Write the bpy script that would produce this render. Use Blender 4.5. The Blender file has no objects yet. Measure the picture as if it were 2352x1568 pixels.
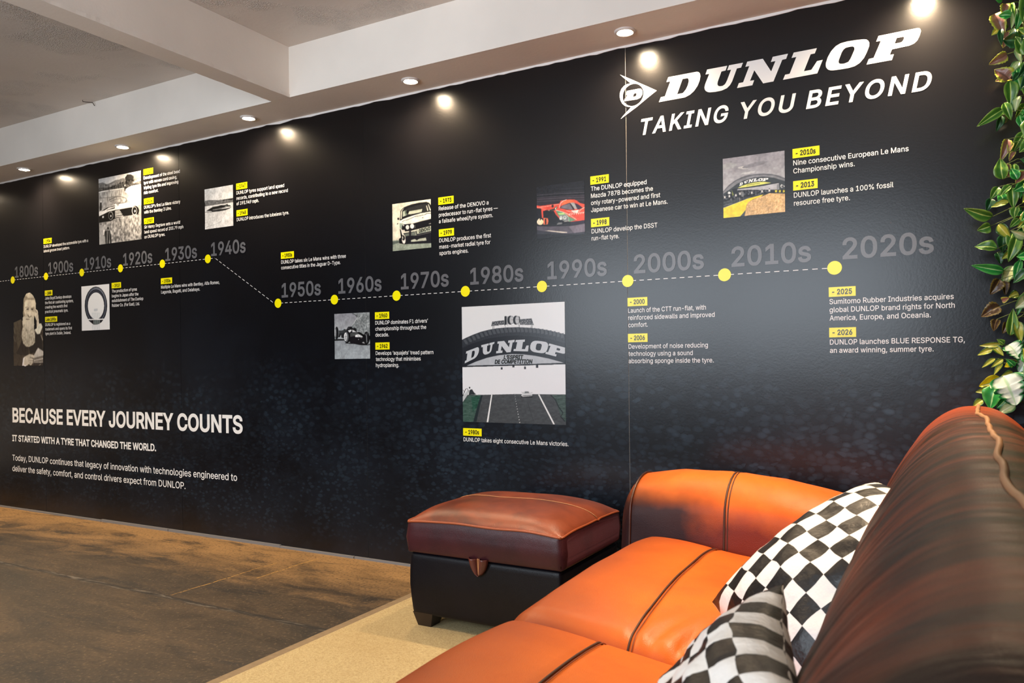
import bpy, bmesh, math, random, os
import numpy as np
from mathutils import Vector, Matrix, noise as mnoise
from mathutils.geometry import delaunay_2d_cdt

S = bpy.context.scene
COL = S.collection
rnd = random.Random(7)

# ------------------------------------------------------------------ camera
YAW, ROLL, PITCH = 0.511297, -0.011179, -0.001513
CAM = Vector((0.0, -3.2215, 1.03514))
F = Vector((-math.sin(YAW) * math.cos(PITCH), math.cos(YAW) * math.cos(PITCH), math.sin(PITCH)))
R0 = Vector((math.cos(YAW), math.sin(YAW), 0))
U0 = R0.cross(F)
R = R0 * math.cos(ROLL) + U0 * math.sin(ROLL)
U = U0 * math.cos(ROLL) - R0 * math.sin(ROLL)
cd = bpy.data.cameras.new('camera')
cam = bpy.data.objects.new('camera', cd)
COL.objects.link(cam)
m = Matrix((R, U, -F)).transposed().to_4x4()
m.translation = CAM
cam.matrix_world = m
cd.sensor_width = 36.0
cd.lens = 1800.285 / 2352 * 36
cd.shift_y = 48.91 / 2352
cd.clip_start = 0.02
cd.dof.use_dof = True
cd.dof.focus_distance = 3.9
cd.dof.aperture_fstop = 9.0
S.camera = cam

# ------------------------------------------------------------------ world, exposure, large lights
S.view_settings.view_transform = 'Standard'
S.view_settings.look = 'None'
S.view_settings.gamma = 1
S.view_settings.exposure = 0.35
S.view_settings.use_curve_mapping = False
w = bpy.data.worlds.new('world')
S.world = w
w.use_nodes = True
w.node_tree.nodes['Background'].inputs['Color'].default_value = (0.75, 0.85, 1.0, 1)
w.node_tree.nodes['Background'].inputs['Strength'].default_value = 0.6


def area_light(name, loc, rot, sx, sy, power, col):
    l = bpy.data.lights.new(name, 'AREA')
    l.shape = 'RECTANGLE'
    l.size, l.size_y, l.energy, l.color = sx, sy, power, col
    o = bpy.data.objects.new(name, l)
    COL.objects.link(o)
    o.location = loc
    o.rotation_euler = rot
    return o


BACK_Y = -4.6                      # wall behind the camera, with the shop window
WIN = (-4.0, -0.12, 0.95, 2.35)     # window opening x0, x1, z0, z1
# daylight coming in through the shop window
area_light('window_daylight', ((WIN[0] + WIN[1]) / 2, BACK_Y - 0.10, (WIN[2] + WIN[3]) / 2), (math.radians(90), 0, 0),
           WIN[1] - WIN[0], WIN[3] - WIN[2], 125, (0.82, 0.91, 1.0))


# ------------------------------------------------------------------ helpers
def lin(c):
    return tuple(((v / 255) / 12.92 if v / 255 <= 0.04045 else ((v / 255 + 0.055) / 1.055) ** 2.4) for v in c[:3])


def rgba(c):
    return (*lin(c), 1)


class NT:
    def __init__(s, name):
        s.m = bpy.data.materials.new(name)
        s.m.use_nodes = True
        s.t = s.m.node_tree
        s.b = s.t.nodes['Principled BSDF']

    def n(s, typ, **kw):
        nd = s.t.nodes.new(typ)
        for k, v in kw.items():
            if k in nd.inputs.keys():
                s.put(nd.inputs[k], v)
            else:
                setattr(nd, k, v)
        return nd

    def put(s, inp, v):
        if hasattr(v, 'is_output'):
            s.t.links.new(v, inp)
        else:
            inp.default_value = v

    def set(s, **kw):
        for k, v in kw.items():
            s.put(s.b.inputs[k.replace('_', ' ')], v)
        return s.m

    def math(s, op, a, b=0.0, c=0.0, clamp=False):
        nd = s.t.nodes.new('ShaderNodeMath')
        nd.operation = op
        nd.use_clamp = clamp
        for i, v in enumerate((a, b, c)):
            s.put(nd.inputs[i], v)
        return nd.outputs[0]

    def mix(s, f, a, b):
        nd = s.t.nodes.new('ShaderNodeMix')
        nd.data_type = 'RGBA'
        s.put(nd.inputs['Factor'], f)
        s.put(nd.inputs[6], a)
        s.put(nd.inputs[7], b)
        return nd.outputs[2]

    def ramp(s, f, lo, hi):
        nd = s.t.nodes.new('ShaderNodeMapRange')
        s.put(nd.inputs['Value'], f)
        nd.inputs['From Min'].default_value = lo
        nd.inputs['From Max'].default_value = hi
        return nd.outputs[0]

    def coord(s, kind='Object', scale=(1, 1, 1), rot=(0, 0, 0)):
        tc = s.t.nodes.new('ShaderNodeTexCoord')
        mp = s.t.nodes.new('ShaderNodeMapping')
        mp.inputs['Scale'].default_value = scale
        mp.inputs['Rotation'].default_value = rot
        s.t.links.new(tc.outputs[kind], mp.inputs['Vector'])
        return mp.outputs[0]

    def noise(s, vec, scale, detail=3.0, rough=0.5, dist=0.0):
        nd = s.t.nodes.new('ShaderNodeTexNoise')
        s.put(nd.inputs['Vector'], vec)
        nd.inputs['Scale'].default_value = scale
        nd.inputs['Detail'].default_value = detail
        nd.inputs['Roughness'].default_value = rough
        nd.inputs['Distortion'].default_value = dist
        return nd.outputs['Fac']

    def bump(s, h, strength=0.3, dist=0.002):
        nd = s.t.nodes.new('ShaderNodeBump')
        nd.inputs['Strength'].default_value = strength
        nd.inputs['Distance'].default_value = dist
        s.put(nd.inputs['Height'], h)
        s.t.links.new(nd.outputs[0], s.b.inputs['Normal'])

    def xyz(s, vec):
        nd = s.t.nodes.new('ShaderNodeSeparateXYZ')
        s.put(nd.inputs[0], vec)
        return nd.outputs


def plain(name, rgb, rough=0.6, spec=0.5, metal=0.0):
    k = NT(name)
    return k.set(Base_Color=rgba(rgb), Roughness=rough, Specular_IOR_Level=spec, Metallic=metal)


def obj(name, verts, faces, mat=None, parent=None, smooth=False, mi=None, loc=None, fix=True):
    me = bpy.data.meshes.new(name)
    me.from_pydata([tuple(v) for v in verts], [], [tuple(f) for f in faces])
    mats = mat if isinstance(mat, (list, tuple)) else [mat]
    for q in mats:
        if q:
            me.materials.append(q)
    if mi is not None:
        me.polygons.foreach_set('material_index', mi)
    if fix:
        bm = bmesh.new()
        bm.from_mesh(me)
        bmesh.ops.recalc_face_normals(bm, faces=bm.faces[:])
        bm.to_mesh(me)
        bm.free()
    if smooth:
        me.polygons.foreach_set('use_smooth', [True] * len(me.polygons))
    o = bpy.data.objects.new(name, me)
    COL.objects.link(o)
    if loc is not None:
        o.location = loc
    if parent:
        o.parent = parent
    return o


def tag(o, label=None, cat=None, group=None, kind=None):
    if label:
        o['label'] = label
    if cat:
        o['category'] = cat
    if group:
        o['group'] = group
    if kind:
        o['kind'] = kind
    return o


def thing(name, label, cat, loc=(0, 0, 0), group=None):
    o = bpy.data.objects.new(name, None)
    o.empty_display_size = 0.05
    COL.objects.link(o)
    o.location = loc
    return tag(o, label, cat, group)


class MB:
    """collects verts and faces of one mesh"""

    def __init__(s):
        s.v, s.f, s.i = [], [], []

    def add(s, vs, fs, mi=0):
        b = len(s.v)
        s.v += [tuple(v) for v in vs]
        s.f += [tuple(b + i for i in f) for f in fs]
        s.i += [mi] * len(fs)

    def box(s, x0, x1, y0, y1, z0, z1, mi=0):
        s.add([(x, y, z) for x in (x0, x1) for y in (y0, y1) for z in (z0, z1)],
              [(0, 1, 3, 2), (4, 6, 7, 5), (0, 4, 5, 1), (2, 3, 7, 6), (0, 2, 6, 4), (1, 5, 7, 3)], mi)

    def tube(s, pts, r, n=8, mi=0, caps=True):
        pts = [Vector(p) for p in pts]
        rings = []
        up = Vector((0, 0, 1))
        for i, p in enumerate(pts):
            d = (pts[min(i + 1, len(pts) - 1)] - pts[max(i - 1, 0)])
            d = d.normalized() if d.length > 1e-9 else Vector((1, 0, 0))
            a = d.cross(up)
            if a.length < 1e-3:
                a = d.cross(Vector((1, 0, 0)))
            a.normalize()
            b = d.cross(a)
            rr = r[i] if isinstance(r, (list, tuple)) else r
            rings.append([p + (a * math.cos(t) + b * math.sin(t)) * rr for t in [2 * math.pi * k / n for k in range(n)]])
        vs = [v for rg in rings for v in rg]
        fs = [(i * n + k, i * n + (k + 1) % n, (i + 1) * n + (k + 1) % n, (i + 1) * n + k) for i in range(len(rings) - 1) for k in range(n)]
        if caps:
            fs += [tuple(range(n)), tuple(range((len(rings) - 1) * n, len(rings) * n))]
        s.add(vs, fs, mi)

    def disc(s, c, r, z, n=32, mi=0):
        s.add([(c[0] + r * math.cos(t), c[1] + r * math.sin(t), z) for t in [2 * math.pi * k / n for k in range(n)]], [tuple(range(n))], mi)

    def build(s, name, mat=None, parent=None, smooth=False, **kw):
        return obj(name, s.v, s.f, mat, parent, smooth, s.i, **kw)


def catmull(pts, n=8, closed=False):
    out = []
    P = [np.array(p, float) for p in pts]
    L = len(P)
    rng = range(L) if closed else range(L - 1)
    for i in rng:
        if closed:
            a, b, c, d = P[(i - 1) % L], P[i], P[(i + 1) % L], P[(i + 2) % L]
        else:
            a, b, c, d = P[max(i - 1, 0)], P[i], P[i + 1], P[min(i + 2, L - 1)]
        for k in range(n):
            t = k / n
            out.append(0.5 * ((2 * b) + (-a + c) * t + (2 * a - 5 * b + 4 * c - d) * t * t + (-a + 3 * b - 3 * c + d) * t ** 3))
    if not closed:
        out.append(P[-1])
    return out


# ------------------------------------------------------------------ room shell
def plaster(name, rgb, bump=0.15, swirl=False):
    k = NT(name)
    v = k.coord()
    n1 = k.noise(v, 1.3, 4)
    base = k.mix(k.ramp(n1, 0.35, 0.7), rgba(rgb), rgba(tuple(c * 0.93 for c in rgb)))
    h = k.noise(v, 60, 4)
    if swirl:   # brushed artex swirls in separate patches
        wv = k.n('ShaderNodeTexWave', Vector=v, wave_type='RINGS')
        wv.inputs['Scale'].default_value = 16
        wv.inputs['Distortion'].default_value = 22
        wv.inputs['Detail'].default_value = 3
        wv.inputs['Detail Scale'].default_value = 2.2
        patch = k.ramp(k.noise(v, 3.6, 2), 0.50, 0.60)
        h = k.math('ADD', k.math('MULTIPLY', h, 0.25), k.math('MULTIPLY', wv.outputs['Fac'], patch))
    k.bump(h, bump, 0.004)
    return k.set(Base_Color=base, Roughness=0.6, Specular_IOR_Level=0.4)


M_CEIL = plaster('ceiling_paint', (222, 213, 204), 0.8, True)
M_PAINT = plaster('bulkhead_paint', (250, 241, 230), 0.12)
M_WALLP = plaster('wall_paint', (205, 196, 186), 0.2)

# worn concrete floor
k = NT('worn_concrete')
v = k.coord()
vs = k.coord(scale=(0.55, 1.5, 1))
n_big = k.noise(vs, 1.1, 5, 0.62)
n_mid = k.noise(vs, 4.5, 6, 0.65, 0.6)
n_fine = k.noise(v, 70, 5, 0.7)
X, Y, Zz = k.xyz(v)
c = k.mix(k.ramp(n_mid, 0.30, 0.70), rgba((38, 31, 25)), rgba((78, 63, 46)))
c = k.mix(k.ramp(n_big, 0.46, 0.62), c, rgba((34, 31, 28)))
wall_glow = k.ramp(k.math('ADD', Y, k.math('MULTIPLY', k.math('SUBTRACT', n_mid, 0.5), 0.9)), -0.62, -0.10)  # warm lamplight along the wall foot, painted into the floor colour
c = k.mix(k.math('MULTIPLY', wall_glow, 0.85), c, rgba((152, 118, 74)))
stain = k.math('MULTIPLY', k.ramp(k.noise(vs, 3.2, 7, 0.72, 0.8), 0.53, 0.62), k.ramp(n_big, 0.36, 0.54), clamp=True)
c = k.mix(k.math('MULTIPLY', stain, 0.85), c, rgba((26, 25, 26)))
c = k.mix(k.math('MULTIPLY', k.ramp(n_fine, 0.56, 0.70), 0.45), c, rgba((150, 126, 96)))
c = k.mix(k.math('MULTIPLY', k.ramp(n_fine, 0.47, 0.36), 0.75), c, rgba((40, 32, 28)))
wob = k.math('MULTIPLY', k.math('SUBTRACT', k.noise(v, 9, 4), 0.5), 0.035)


def band(coord, at, half, soft=0.006):
    d = k.math('ABSOLUTE', k.math('SUBTRACT', k.math('ADD', coord, wob), at))
    return k.ramp(d, half + soft, half)


def span(coord, a, b):
    return k.math('MULTIPLY', k.math('GREATER_THAN', coord, a), k.math('LESS_THAN', coord, b))


crack = k.math('MULTIPLY', band(Y, -0.926, 0.007, 0.016), k.math('LESS_THAN', X, -2.1))
cm = k.ramp(k.noise(k.coord(scale=(1, 6, 1)), 7, 6, 0.7), 0.50, 0.62)
c = k.mix(k.math('MULTIPLY', crack, 0.85), c, k.mix(cm, rgba((18, 17, 19)), rgba((104, 98, 90))))
l1 = k.math('MULTIPLY', band(X, -3.08, 0.002, 0.004), span(Y, -0.9, -0.26))
l2 = k.math('MULTIPLY', band(X, -2.95, 0.003, 0.005), span(Y, -0.52, -0.10))
c = k.mix(k.math('MULTIPLY', k.math('MULTIPLY', k.math('ADD', l1, l2, clamp=True), k.ramp(n_fine, 0.38, 0.55)), 0.7), c, rgba((176, 136, 70)))
k.bump(k.math('ADD', n_fine, k.math('MULTIPLY', n_mid, 1.5)), 0.35, 0.004)
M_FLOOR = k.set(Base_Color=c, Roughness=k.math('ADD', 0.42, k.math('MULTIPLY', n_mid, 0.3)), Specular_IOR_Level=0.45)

X0, X1 = -8.5, 0.42
SOFFIT_Z, SOFFIT_Y, CEIL_Z = 2.4, -0.271, 2.657


def struct(name, mb, mat, smooth=False):
    o = mb.build(name, mat, smooth=smooth)
    o['kind'] = 'structure'
    return o


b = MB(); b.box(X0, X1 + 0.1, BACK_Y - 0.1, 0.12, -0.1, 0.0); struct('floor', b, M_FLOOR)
b = MB(); b.box(X0, X1 + 0.1, BACK_Y - 0.1, 0.12, CEIL_Z, CEIL_Z + 0.1); struct('ceiling', b, M_CEIL)
b = MB(); b.box(X0, X1 + 0.1, 0.0, 0.12, 0.0, CEIL_Z); struct('wall_back', b, M_WALLP)
b = MB(); b.box(X1, X1 + 0.1, BACK_Y, 0.0, 0.0, CEIL_Z); struct('wall_right', b, plain('plant_backing', (30, 26, 24), 0.9))
b = MB(); b.box(X0 - 0.1, X0, BACK_Y, 0.0, 0.0, CEIL_Z); struct('wall_left', b, M_WALLP)
b = MB()
b.box(X0, WIN[0], BACK_Y - 0.1, BACK_Y, 0, CEIL_Z); b.box(WIN[1], X1, BACK_Y - 0.1, BACK_Y, 0, CEIL_Z)
b.box(WIN[0], WIN[1], BACK_Y - 0.1, BACK_Y, 0, WIN[2]); b.box(WIN[0], WIN[1], BACK_Y - 0.1, BACK_Y, WIN[3], CEIL_Z)
struct('wall_front', b, plain('dark_shop_wall', (70, 64, 60), 0.8))
b = MB()
for x in (WIN[0], (WIN[0] + WIN[1]) / 2 - 0.03, WIN[1] - 0.06):
    b.box(x, x + 0.06, BACK_Y - 0.06, BACK_Y - 0.01, WIN[2], WIN[3])
for z in (WIN[2], WIN[3] - 0.06):
    b.box(WIN[0] + 0.06, WIN[1] - 0.06, BACK_Y - 0.06, BACK_Y - 0.01, z, z + 0.06)
struct('window_1', b, plain('window_frame_paint', (60, 60, 62), 0.5))
# bulkhead along the mural wall
b = MB(); b.box(X0, X1, SOFFIT_Y, 0.0, SOFFIT_Z, CEIL_Z); struct('ceiling_bulkhead', b, M_PAINT)
# beam meeting the bulkhead, with a rough batten lip along its lower edges
b = MB(); b.box(-3.064, -2.946, BACK_Y, SOFFIT_Y, SOFFIT_Z + 0.004, CEIL_Z)
n = 220
vs_, fs_ = [], []
for i in range(n + 1):
    y = SOFFIT_Y + (BACK_Y - SOFFIT_Y) * i / n
    ja = 0.0025 * mnoise.noise((y * 14, 0.3, 0)) + 0.002 * mnoise.noise((y * 50, 0.3, 0))
    jb = 0.004 * mnoise.noise((y * 11, 7.3, 0)) + 0.003 * mnoise.noise((y * 37, 5.3, 0))
    vs_ += [(-3.068 + ja, y, SOFFIT_Z + 0.014 + jb), (-3.068 + ja, y, SOFFIT_Z - 0.001), (-2.942 + jb * 0.5, y, SOFFIT_Z - 0.001), (-2.942 + jb * 0.5, y, SOFFIT_Z + 0.016 + ja + jb)]
for i in range(n):
    for q in range(4):
        fs_.append((i * 4 + q, i * 4 + (q + 1) % 4, i * 4 + 4 + (q + 1) % 4, i * 4 + 4 + q))
fs_ += [(0, 1, 2, 3), (n * 4, n * 4 + 1, n * 4 + 2, n * 4 + 3)]
b.add(vs_, fs_)
struct('ceiling_beam', b, M_PAINT)
# ragged white filler line between bulkhead and mural
b = MB()
n = 260
xs = [X0 + (0.3 - X0) * i / n for i in range(n + 1)]
hs = [0.009 + 0.006 * mnoise.noise((x * 9, 3.1, 0)) + 0.004 * mnoise.noise((x * 40, 1.1, 0)) for x in xs]
vs_ = []
for x, h in zip(xs, hs):
    vs_ += [(x, -0.0005, SOFFIT_Z), (x, -0.008, SOFFIT_Z), (x, -0.006, SOFFIT_Z - max(h, 0.003)), (x, -0.0005, SOFFIT_Z - max(h, 0.003))]
fs_ = []
for i in range(n):
    for a in range(4):
        fs_.append((i * 4 + a, i * 4 + (a + 1) % 4, i * 4 + 4 + (a + 1) % 4, i * 4 + 4 + a))
b.add(vs_, fs_)
struct('trim_1', b, plain('filler_white', (236, 232, 228), 0.5))
# thin grey strip at the foot of the mural
b = MB()
x = X0
while x < 0.25:
    l = rnd.uniform(0.5, 1.3)
    b.box(x, x + l - 0.004, -0.012 - rnd.random() * 0.005, 0.0, 0.0, 0.010 + rnd.random() * 0.006)
    x += l
struct('baseboard_back', b, plain('foot_strip', (120, 120, 122), 0.45))
# a bent wire hook left in the corner of ceiling and bulkhead
t = thing('ceiling_hook', 'small bent wire hook left in the ceiling corner above the bulkhead', 'hook', (-4.56, SOFFIT_Y - 0.02, CEIL_Z))
b = MB(); b.tube([(-0.045, -0.035, 0), (-0.05, -0.03, -0.007), (-0.035, -0.02, -0.009), (0, 0.0, -0.012), (0.002, 0.012, -0.03)], 0.0022, 6)
b.build('wire', plain('rusty_wire', (70, 54, 46), 0.6, metal=0.5), t, True)


# ------------------------------------------------------------------ downlights
k = NT('lamp_lens')
M_LENS = k.set(Base_Color=(1, 1, 1, 1), Emission_Color=(1, 0.80, 0.56, 1), Emission_Strength=260.0)
M_RING = plain('downlight_ring', (226, 220, 214), 0.35)


def downlight(loc, label, watts, angle=155, blend=1.0, lens=0.027, group=None, col=(1, 0.74, 0.47), can=0.0):
    t = thing('ceiling_downlight', label, 'downlight', loc, group)
    n = 36
    mb = MB()
    prof = [(0.030, 0.0), (0.031, -can), (0.035, -can - 0.002), (0.036, -0.010), (0.043, -0.006), (0.045, 0.0)] if can else [(0.030, 0.0), (0.030, -0.006), (0.036, -0.009), (0.043, -0.006), (0.045, 0.0)]
    vs, fs = [], []
    for r, z in prof:
        vs += [(r * math.cos(a), r * math.sin(a), z) for a in [2 * math.pi * i / n for i in range(n)]]
    for j in range(len(prof) - 1):
        fs += [(j * n + i, j * n + (i + 1) % n, (j + 1) * n + (i + 1) % n, (j + 1) * n + i) for i in range(n)]
    mb.add(vs, fs)
    mb.build('trim_ring', M_RING, t, True)
    mb = MB()
    mb.add([(0, 0, -0.0085)] + [(lens * math.cos(a), lens * math.sin(a), -0.004) for a in [2 * math.pi * i / n for i in range(n)]],
           [(0, 1 + i, 1 + (i + 1) % n) for i in range(n)])
    mb.build('lens', M_LENS, t)
    l = bpy.data.lights.new('downlight_lamp', 'SPOT')
    l.energy, l.color, l.spot_size, l.spot_blend, l.shadow_soft_size = watts, col, math.radians(angle), blend, 0.03
    lo = bpy.data.objects.new('downlight_lamp', l)
    COL.objects.link(lo)
    lo.parent = t
    lo.location = (0, 0, -0.012 - can * 0.5)
    return t


G = 'downlights in the bulkhead along the mural'
for x, pw, lab in ((-6.66, 95, None), (-5.56, 45, 'recessed downlight in the bulkhead above the bearded man portrait'),
                   (-4.483, 45, 'recessed downlight in the bulkhead above the right edge of the beach racing car picture'),
                   (-3.377, 45, 'recessed downlight in the bulkhead just left of the ceiling beam end'),
                   (-2.27, 45, 'recessed downlight in the bulkhead first to the right of the ceiling beam'),
                   (-1.17, 50, 'recessed downlight in the bulkhead above the arrow emblem on the mural'),
                   (-0.082, 85, 'recessed downlight in the bulkhead above the end of the big white lettering')):
    downlight((x, -0.147, SOFFIT_Z), lab or 'recessed downlight beyond the far end of the lettered mural', pw, group=G)
# unseen can downlights: one read from the sofa's shadows, the rest added as fill
downlight((-0.14, -0.92, CEIL_Z), 'short white can downlight on the main ceiling above the sofa back', 250, 68, 0.75, group='can downlights on the main ceiling', can=0.07)
downlight((-2.2, -1.75, CEIL_Z), 'short white can downlight added out of view on the main ceiling above the rug', 130, 110, 0.6, group='can downlights on the main ceiling', can=0.07)
downlight((-6.4, -1.9, CEIL_Z), 'short white can downlight added out of view on the main ceiling furthest from the sofa', 160, 124, 0.4, group='can downlights on the main ceiling', can=0.07)
downlight((-4.6, -2.2, CEIL_Z), 'short white can downlight added out of view on the main ceiling beyond the ceiling beam', 210, 124, 0.3, group='can downlights on the main ceiling', can=0.07)

# ------------------------------------------------------------------ mural artwork (metres on the wall; pictures in thousandths of their own width and height)
LETTERS = {'D':[[(-1.033,2.2282),(-0.911,2.2282),(-0.9034,2.2254),(-0.898,2.2188),(-0.8956,2.2072),(-0.8994,2.1886),(-0.9084,2.1688),(-0.9227,2.1509),(-0.9404,2.1379),(-0.9625,2.1305),(-1.075,2.13),(-1.0668,2.1495),(-1.0486,2.1503),(-1.0246,2.2085),(-1.0413,2.2089)],[(-0.9716,2.2089),(-0.9528,2.2086),(-0.948,2.2067),(-0.9459,2.2015),(-0.9455,2.1939),(-0.9499,2.1785),(-0.9577,2.1637),(-0.9667,2.1538),(-0.9723,2.15),(-0.9957,2.1498)]],'U':[[(-0.8681,2.2288),(-0.7855,2.2285),(-0.7928,2.2101),(-0.8093,2.2096),(-0.8245,2.1716),(-0.8265,2.1624),(-0.8247,2.1557),(-0.8205,2.1518),(-0.8152,2.1502),(-0.8047,2.1499),(-0.7951,2.1556),(-0.7876,2.168),(-0.7704,2.2094),(-0.7861,2.2099),(-0.7786,2.2287),(-0.7226,2.2284),(-0.7304,2.2103),(-0.7471,2.2098),(-0.7668,2.1609),(-0.7753,2.1478),(-0.788,2.1374),(-0.8091,2.1317),(-0.8345,2.1309),(-0.858,2.133),(-0.8665,2.136),(-0.874,2.1411),(-0.8787,2.1484),(-0.8801,2.1572),(-0.8774,2.1685),(-0.8725,2.1804),(-0.8597,2.209),(-0.8754,2.2094)]],'N':[[(-0.7058,2.2291),(-0.645,2.2289),(-0.6136,2.1725),(-0.5968,2.2101),(-0.6143,2.2097),(-0.6069,2.2288),(-0.549,2.2297),(-0.5563,2.2107),(-0.5709,2.21),(-0.6052,2.1313),(-0.6448,2.1308),(-0.6785,2.1893),(-0.6958,2.1504),(-0.6795,2.15),(-0.6868,2.131),(-0.7474,2.1307),(-0.7399,2.1493),(-0.723,2.1497),(-0.6978,2.2103),(-0.7135,2.2098)]],'L':[[(-0.5276,2.2295),(-0.4424,2.2294),(-0.4503,2.2106),(-0.4654,2.2104),(-0.4906,2.1498),(-0.4635,2.1501),(-0.4422,2.1797),(-0.4218,2.1803),(-0.4421,2.1322),(-0.5691,2.1307),(-0.5609,2.1494),(-0.5437,2.15),(-0.5181,2.2106),(-0.536,2.21)]],'O':[[(-0.3573,2.2306),(-0.335,2.2327),(-0.3055,2.2315),(-0.2764,2.2286),(-0.268,2.2258),(-0.2615,2.2199),(-0.2578,2.2112),(-0.2586,2.1996),(-0.2672,2.1776),(-0.2771,2.1585),(-0.2918,2.1429),(-0.3089,2.1343),(-0.3286,2.1315),(-0.3558,2.1314),(-0.3832,2.1326),(-0.3945,2.1347),(-0.4027,2.139),(-0.409,2.147),(-0.4112,2.1555),(-0.4105,2.1662),(-0.404,2.1864),(-0.3912,2.2081),(-0.3748,2.2235)],[(-0.3401,2.2097),(-0.3229,2.2107),(-0.3143,2.2092),(-0.31,2.2049),(-0.309,2.198),(-0.3121,2.1894),(-0.3233,2.165),(-0.3308,2.1545),(-0.3457,2.1508),(-0.358,2.1521),(-0.3637,2.1556),(-0.3657,2.1614),(-0.3641,2.1691),(-0.3539,2.1952),(-0.3476,2.2046)]],'P':[[(-0.2267,2.2302),(-0.098,2.2317),(-0.0923,2.2297),(-0.0885,2.2253),(-0.0872,2.2179),(-0.0914,2.2035),(-0.0984,2.1883),(-0.1099,2.1779),(-0.126,2.1735),(-0.1822,2.1716),(-0.1901,2.1524),(-0.176,2.1519),(-0.1832,2.1326),(-0.2681,2.1322),(-0.2603,2.1512),(-0.2439,2.1524),(-0.2186,2.2109),(-0.2345,2.2111)],[(-0.1662,2.2103),(-0.1452,2.2105),(-0.1423,2.2086),(-0.1416,2.2043),(-0.1442,2.1971),(-0.1489,2.1917),(-0.157,2.1903),(-0.1738,2.1904)]]}
EMBLEM = [[(-1.2499,2.2798),(-1.225,2.2655),(-1.1884,2.244),(-1.1459,2.2183),(-1.0842,2.1809),(-1.1297,2.1542),(-1.1726,2.1274),(-1.216,2.104),(-1.2489,2.0858),(-1.2378,2.0984),(-1.2158,2.1163),(-1.1994,2.1309),(-1.2135,2.1327),(-1.2286,2.14),(-1.2416,2.1535),(-1.249,2.1691),(-1.2521,2.1861),(-1.2502,2.2023),(-1.243,2.2175),(-1.2298,2.2284),(-1.2145,2.2328),(-1.2004,2.2327),(-1.2165,2.2475),(-1.2359,2.2659)],[(-1.1432,2.1811),(-1.1437,2.1885),(-1.1455,2.1958),(-1.1483,2.2027),(-1.1522,2.209),(-1.1571,2.2147),(-1.1627,2.2195),(-1.1691,2.2234),(-1.176,2.2263),(-1.1832,2.228),(-1.1907,2.2286),(-1.1981,2.228),(-1.2053,2.2263),(-1.2122,2.2234),(-1.2186,2.2195),(-1.2243,2.2147),(-1.2291,2.209),(-1.233,2.2027),(-1.2359,2.1958),(-1.2376,2.1885),(-1.2382,2.1811),(-1.2376,2.1737),(-1.2359,2.1664),(-1.233,2.1595),(-1.2291,2.1532),(-1.2243,2.1475),(-1.2186,2.1427),(-1.2122,2.1388),(-1.2053,2.1359),(-1.1981,2.1342),(-1.1907,2.1336),(-1.1832,2.1342),(-1.176,2.1359),(-1.1691,2.1388),(-1.1627,2.1427),(-1.1571,2.1475),(-1.1522,2.1532),(-1.1483,2.1595),(-1.1455,2.1664),(-1.1437,2.1737)]]
EMBLEM_D = [[(-1.2181,2.2031),(-1.1632,2.2033),(-1.1546,2.201),(-1.1494,2.1945),(-1.148,2.1852),(-1.1496,2.1743),(-1.1572,2.1634),(-1.1722,2.1589),(-1.2327,2.1608),(-1.2283,2.1711),(-1.2232,2.1713),(-1.2168,2.1861),(-1.2242,2.1866)],[(-1.187,2.1856),(-1.1783,2.1867),(-1.1747,2.1852),(-1.1746,2.1797),(-1.1763,2.1749),(-1.1807,2.172),(-1.1918,2.1727)]]
PHOTO_RECT = {'ph2': (-5.1549, -4.8501, 1.2774, 1.578), 'ph3': (-4.9505, -4.5104, 1.8447, 2.2825), 'ph4': (-3.915, -3.6707, 1.851, 2.0915), 'ph5': (-2.5005, -2.2599, 1.6091, 1.8503), 'ph6': (-2.9001, -2.6574, 1.0594, 1.3023), 'ph7': (-1.665, -1.4245, 1.6, 1.84), 'ph8': (-2.0831, -1.5283, 0.745, 1.304), 'ph9': (-0.808, -0.5661, 1.6112, 1.8526), 'ph1': (-5.996, -5.602, 1.041, 1.592)}
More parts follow.
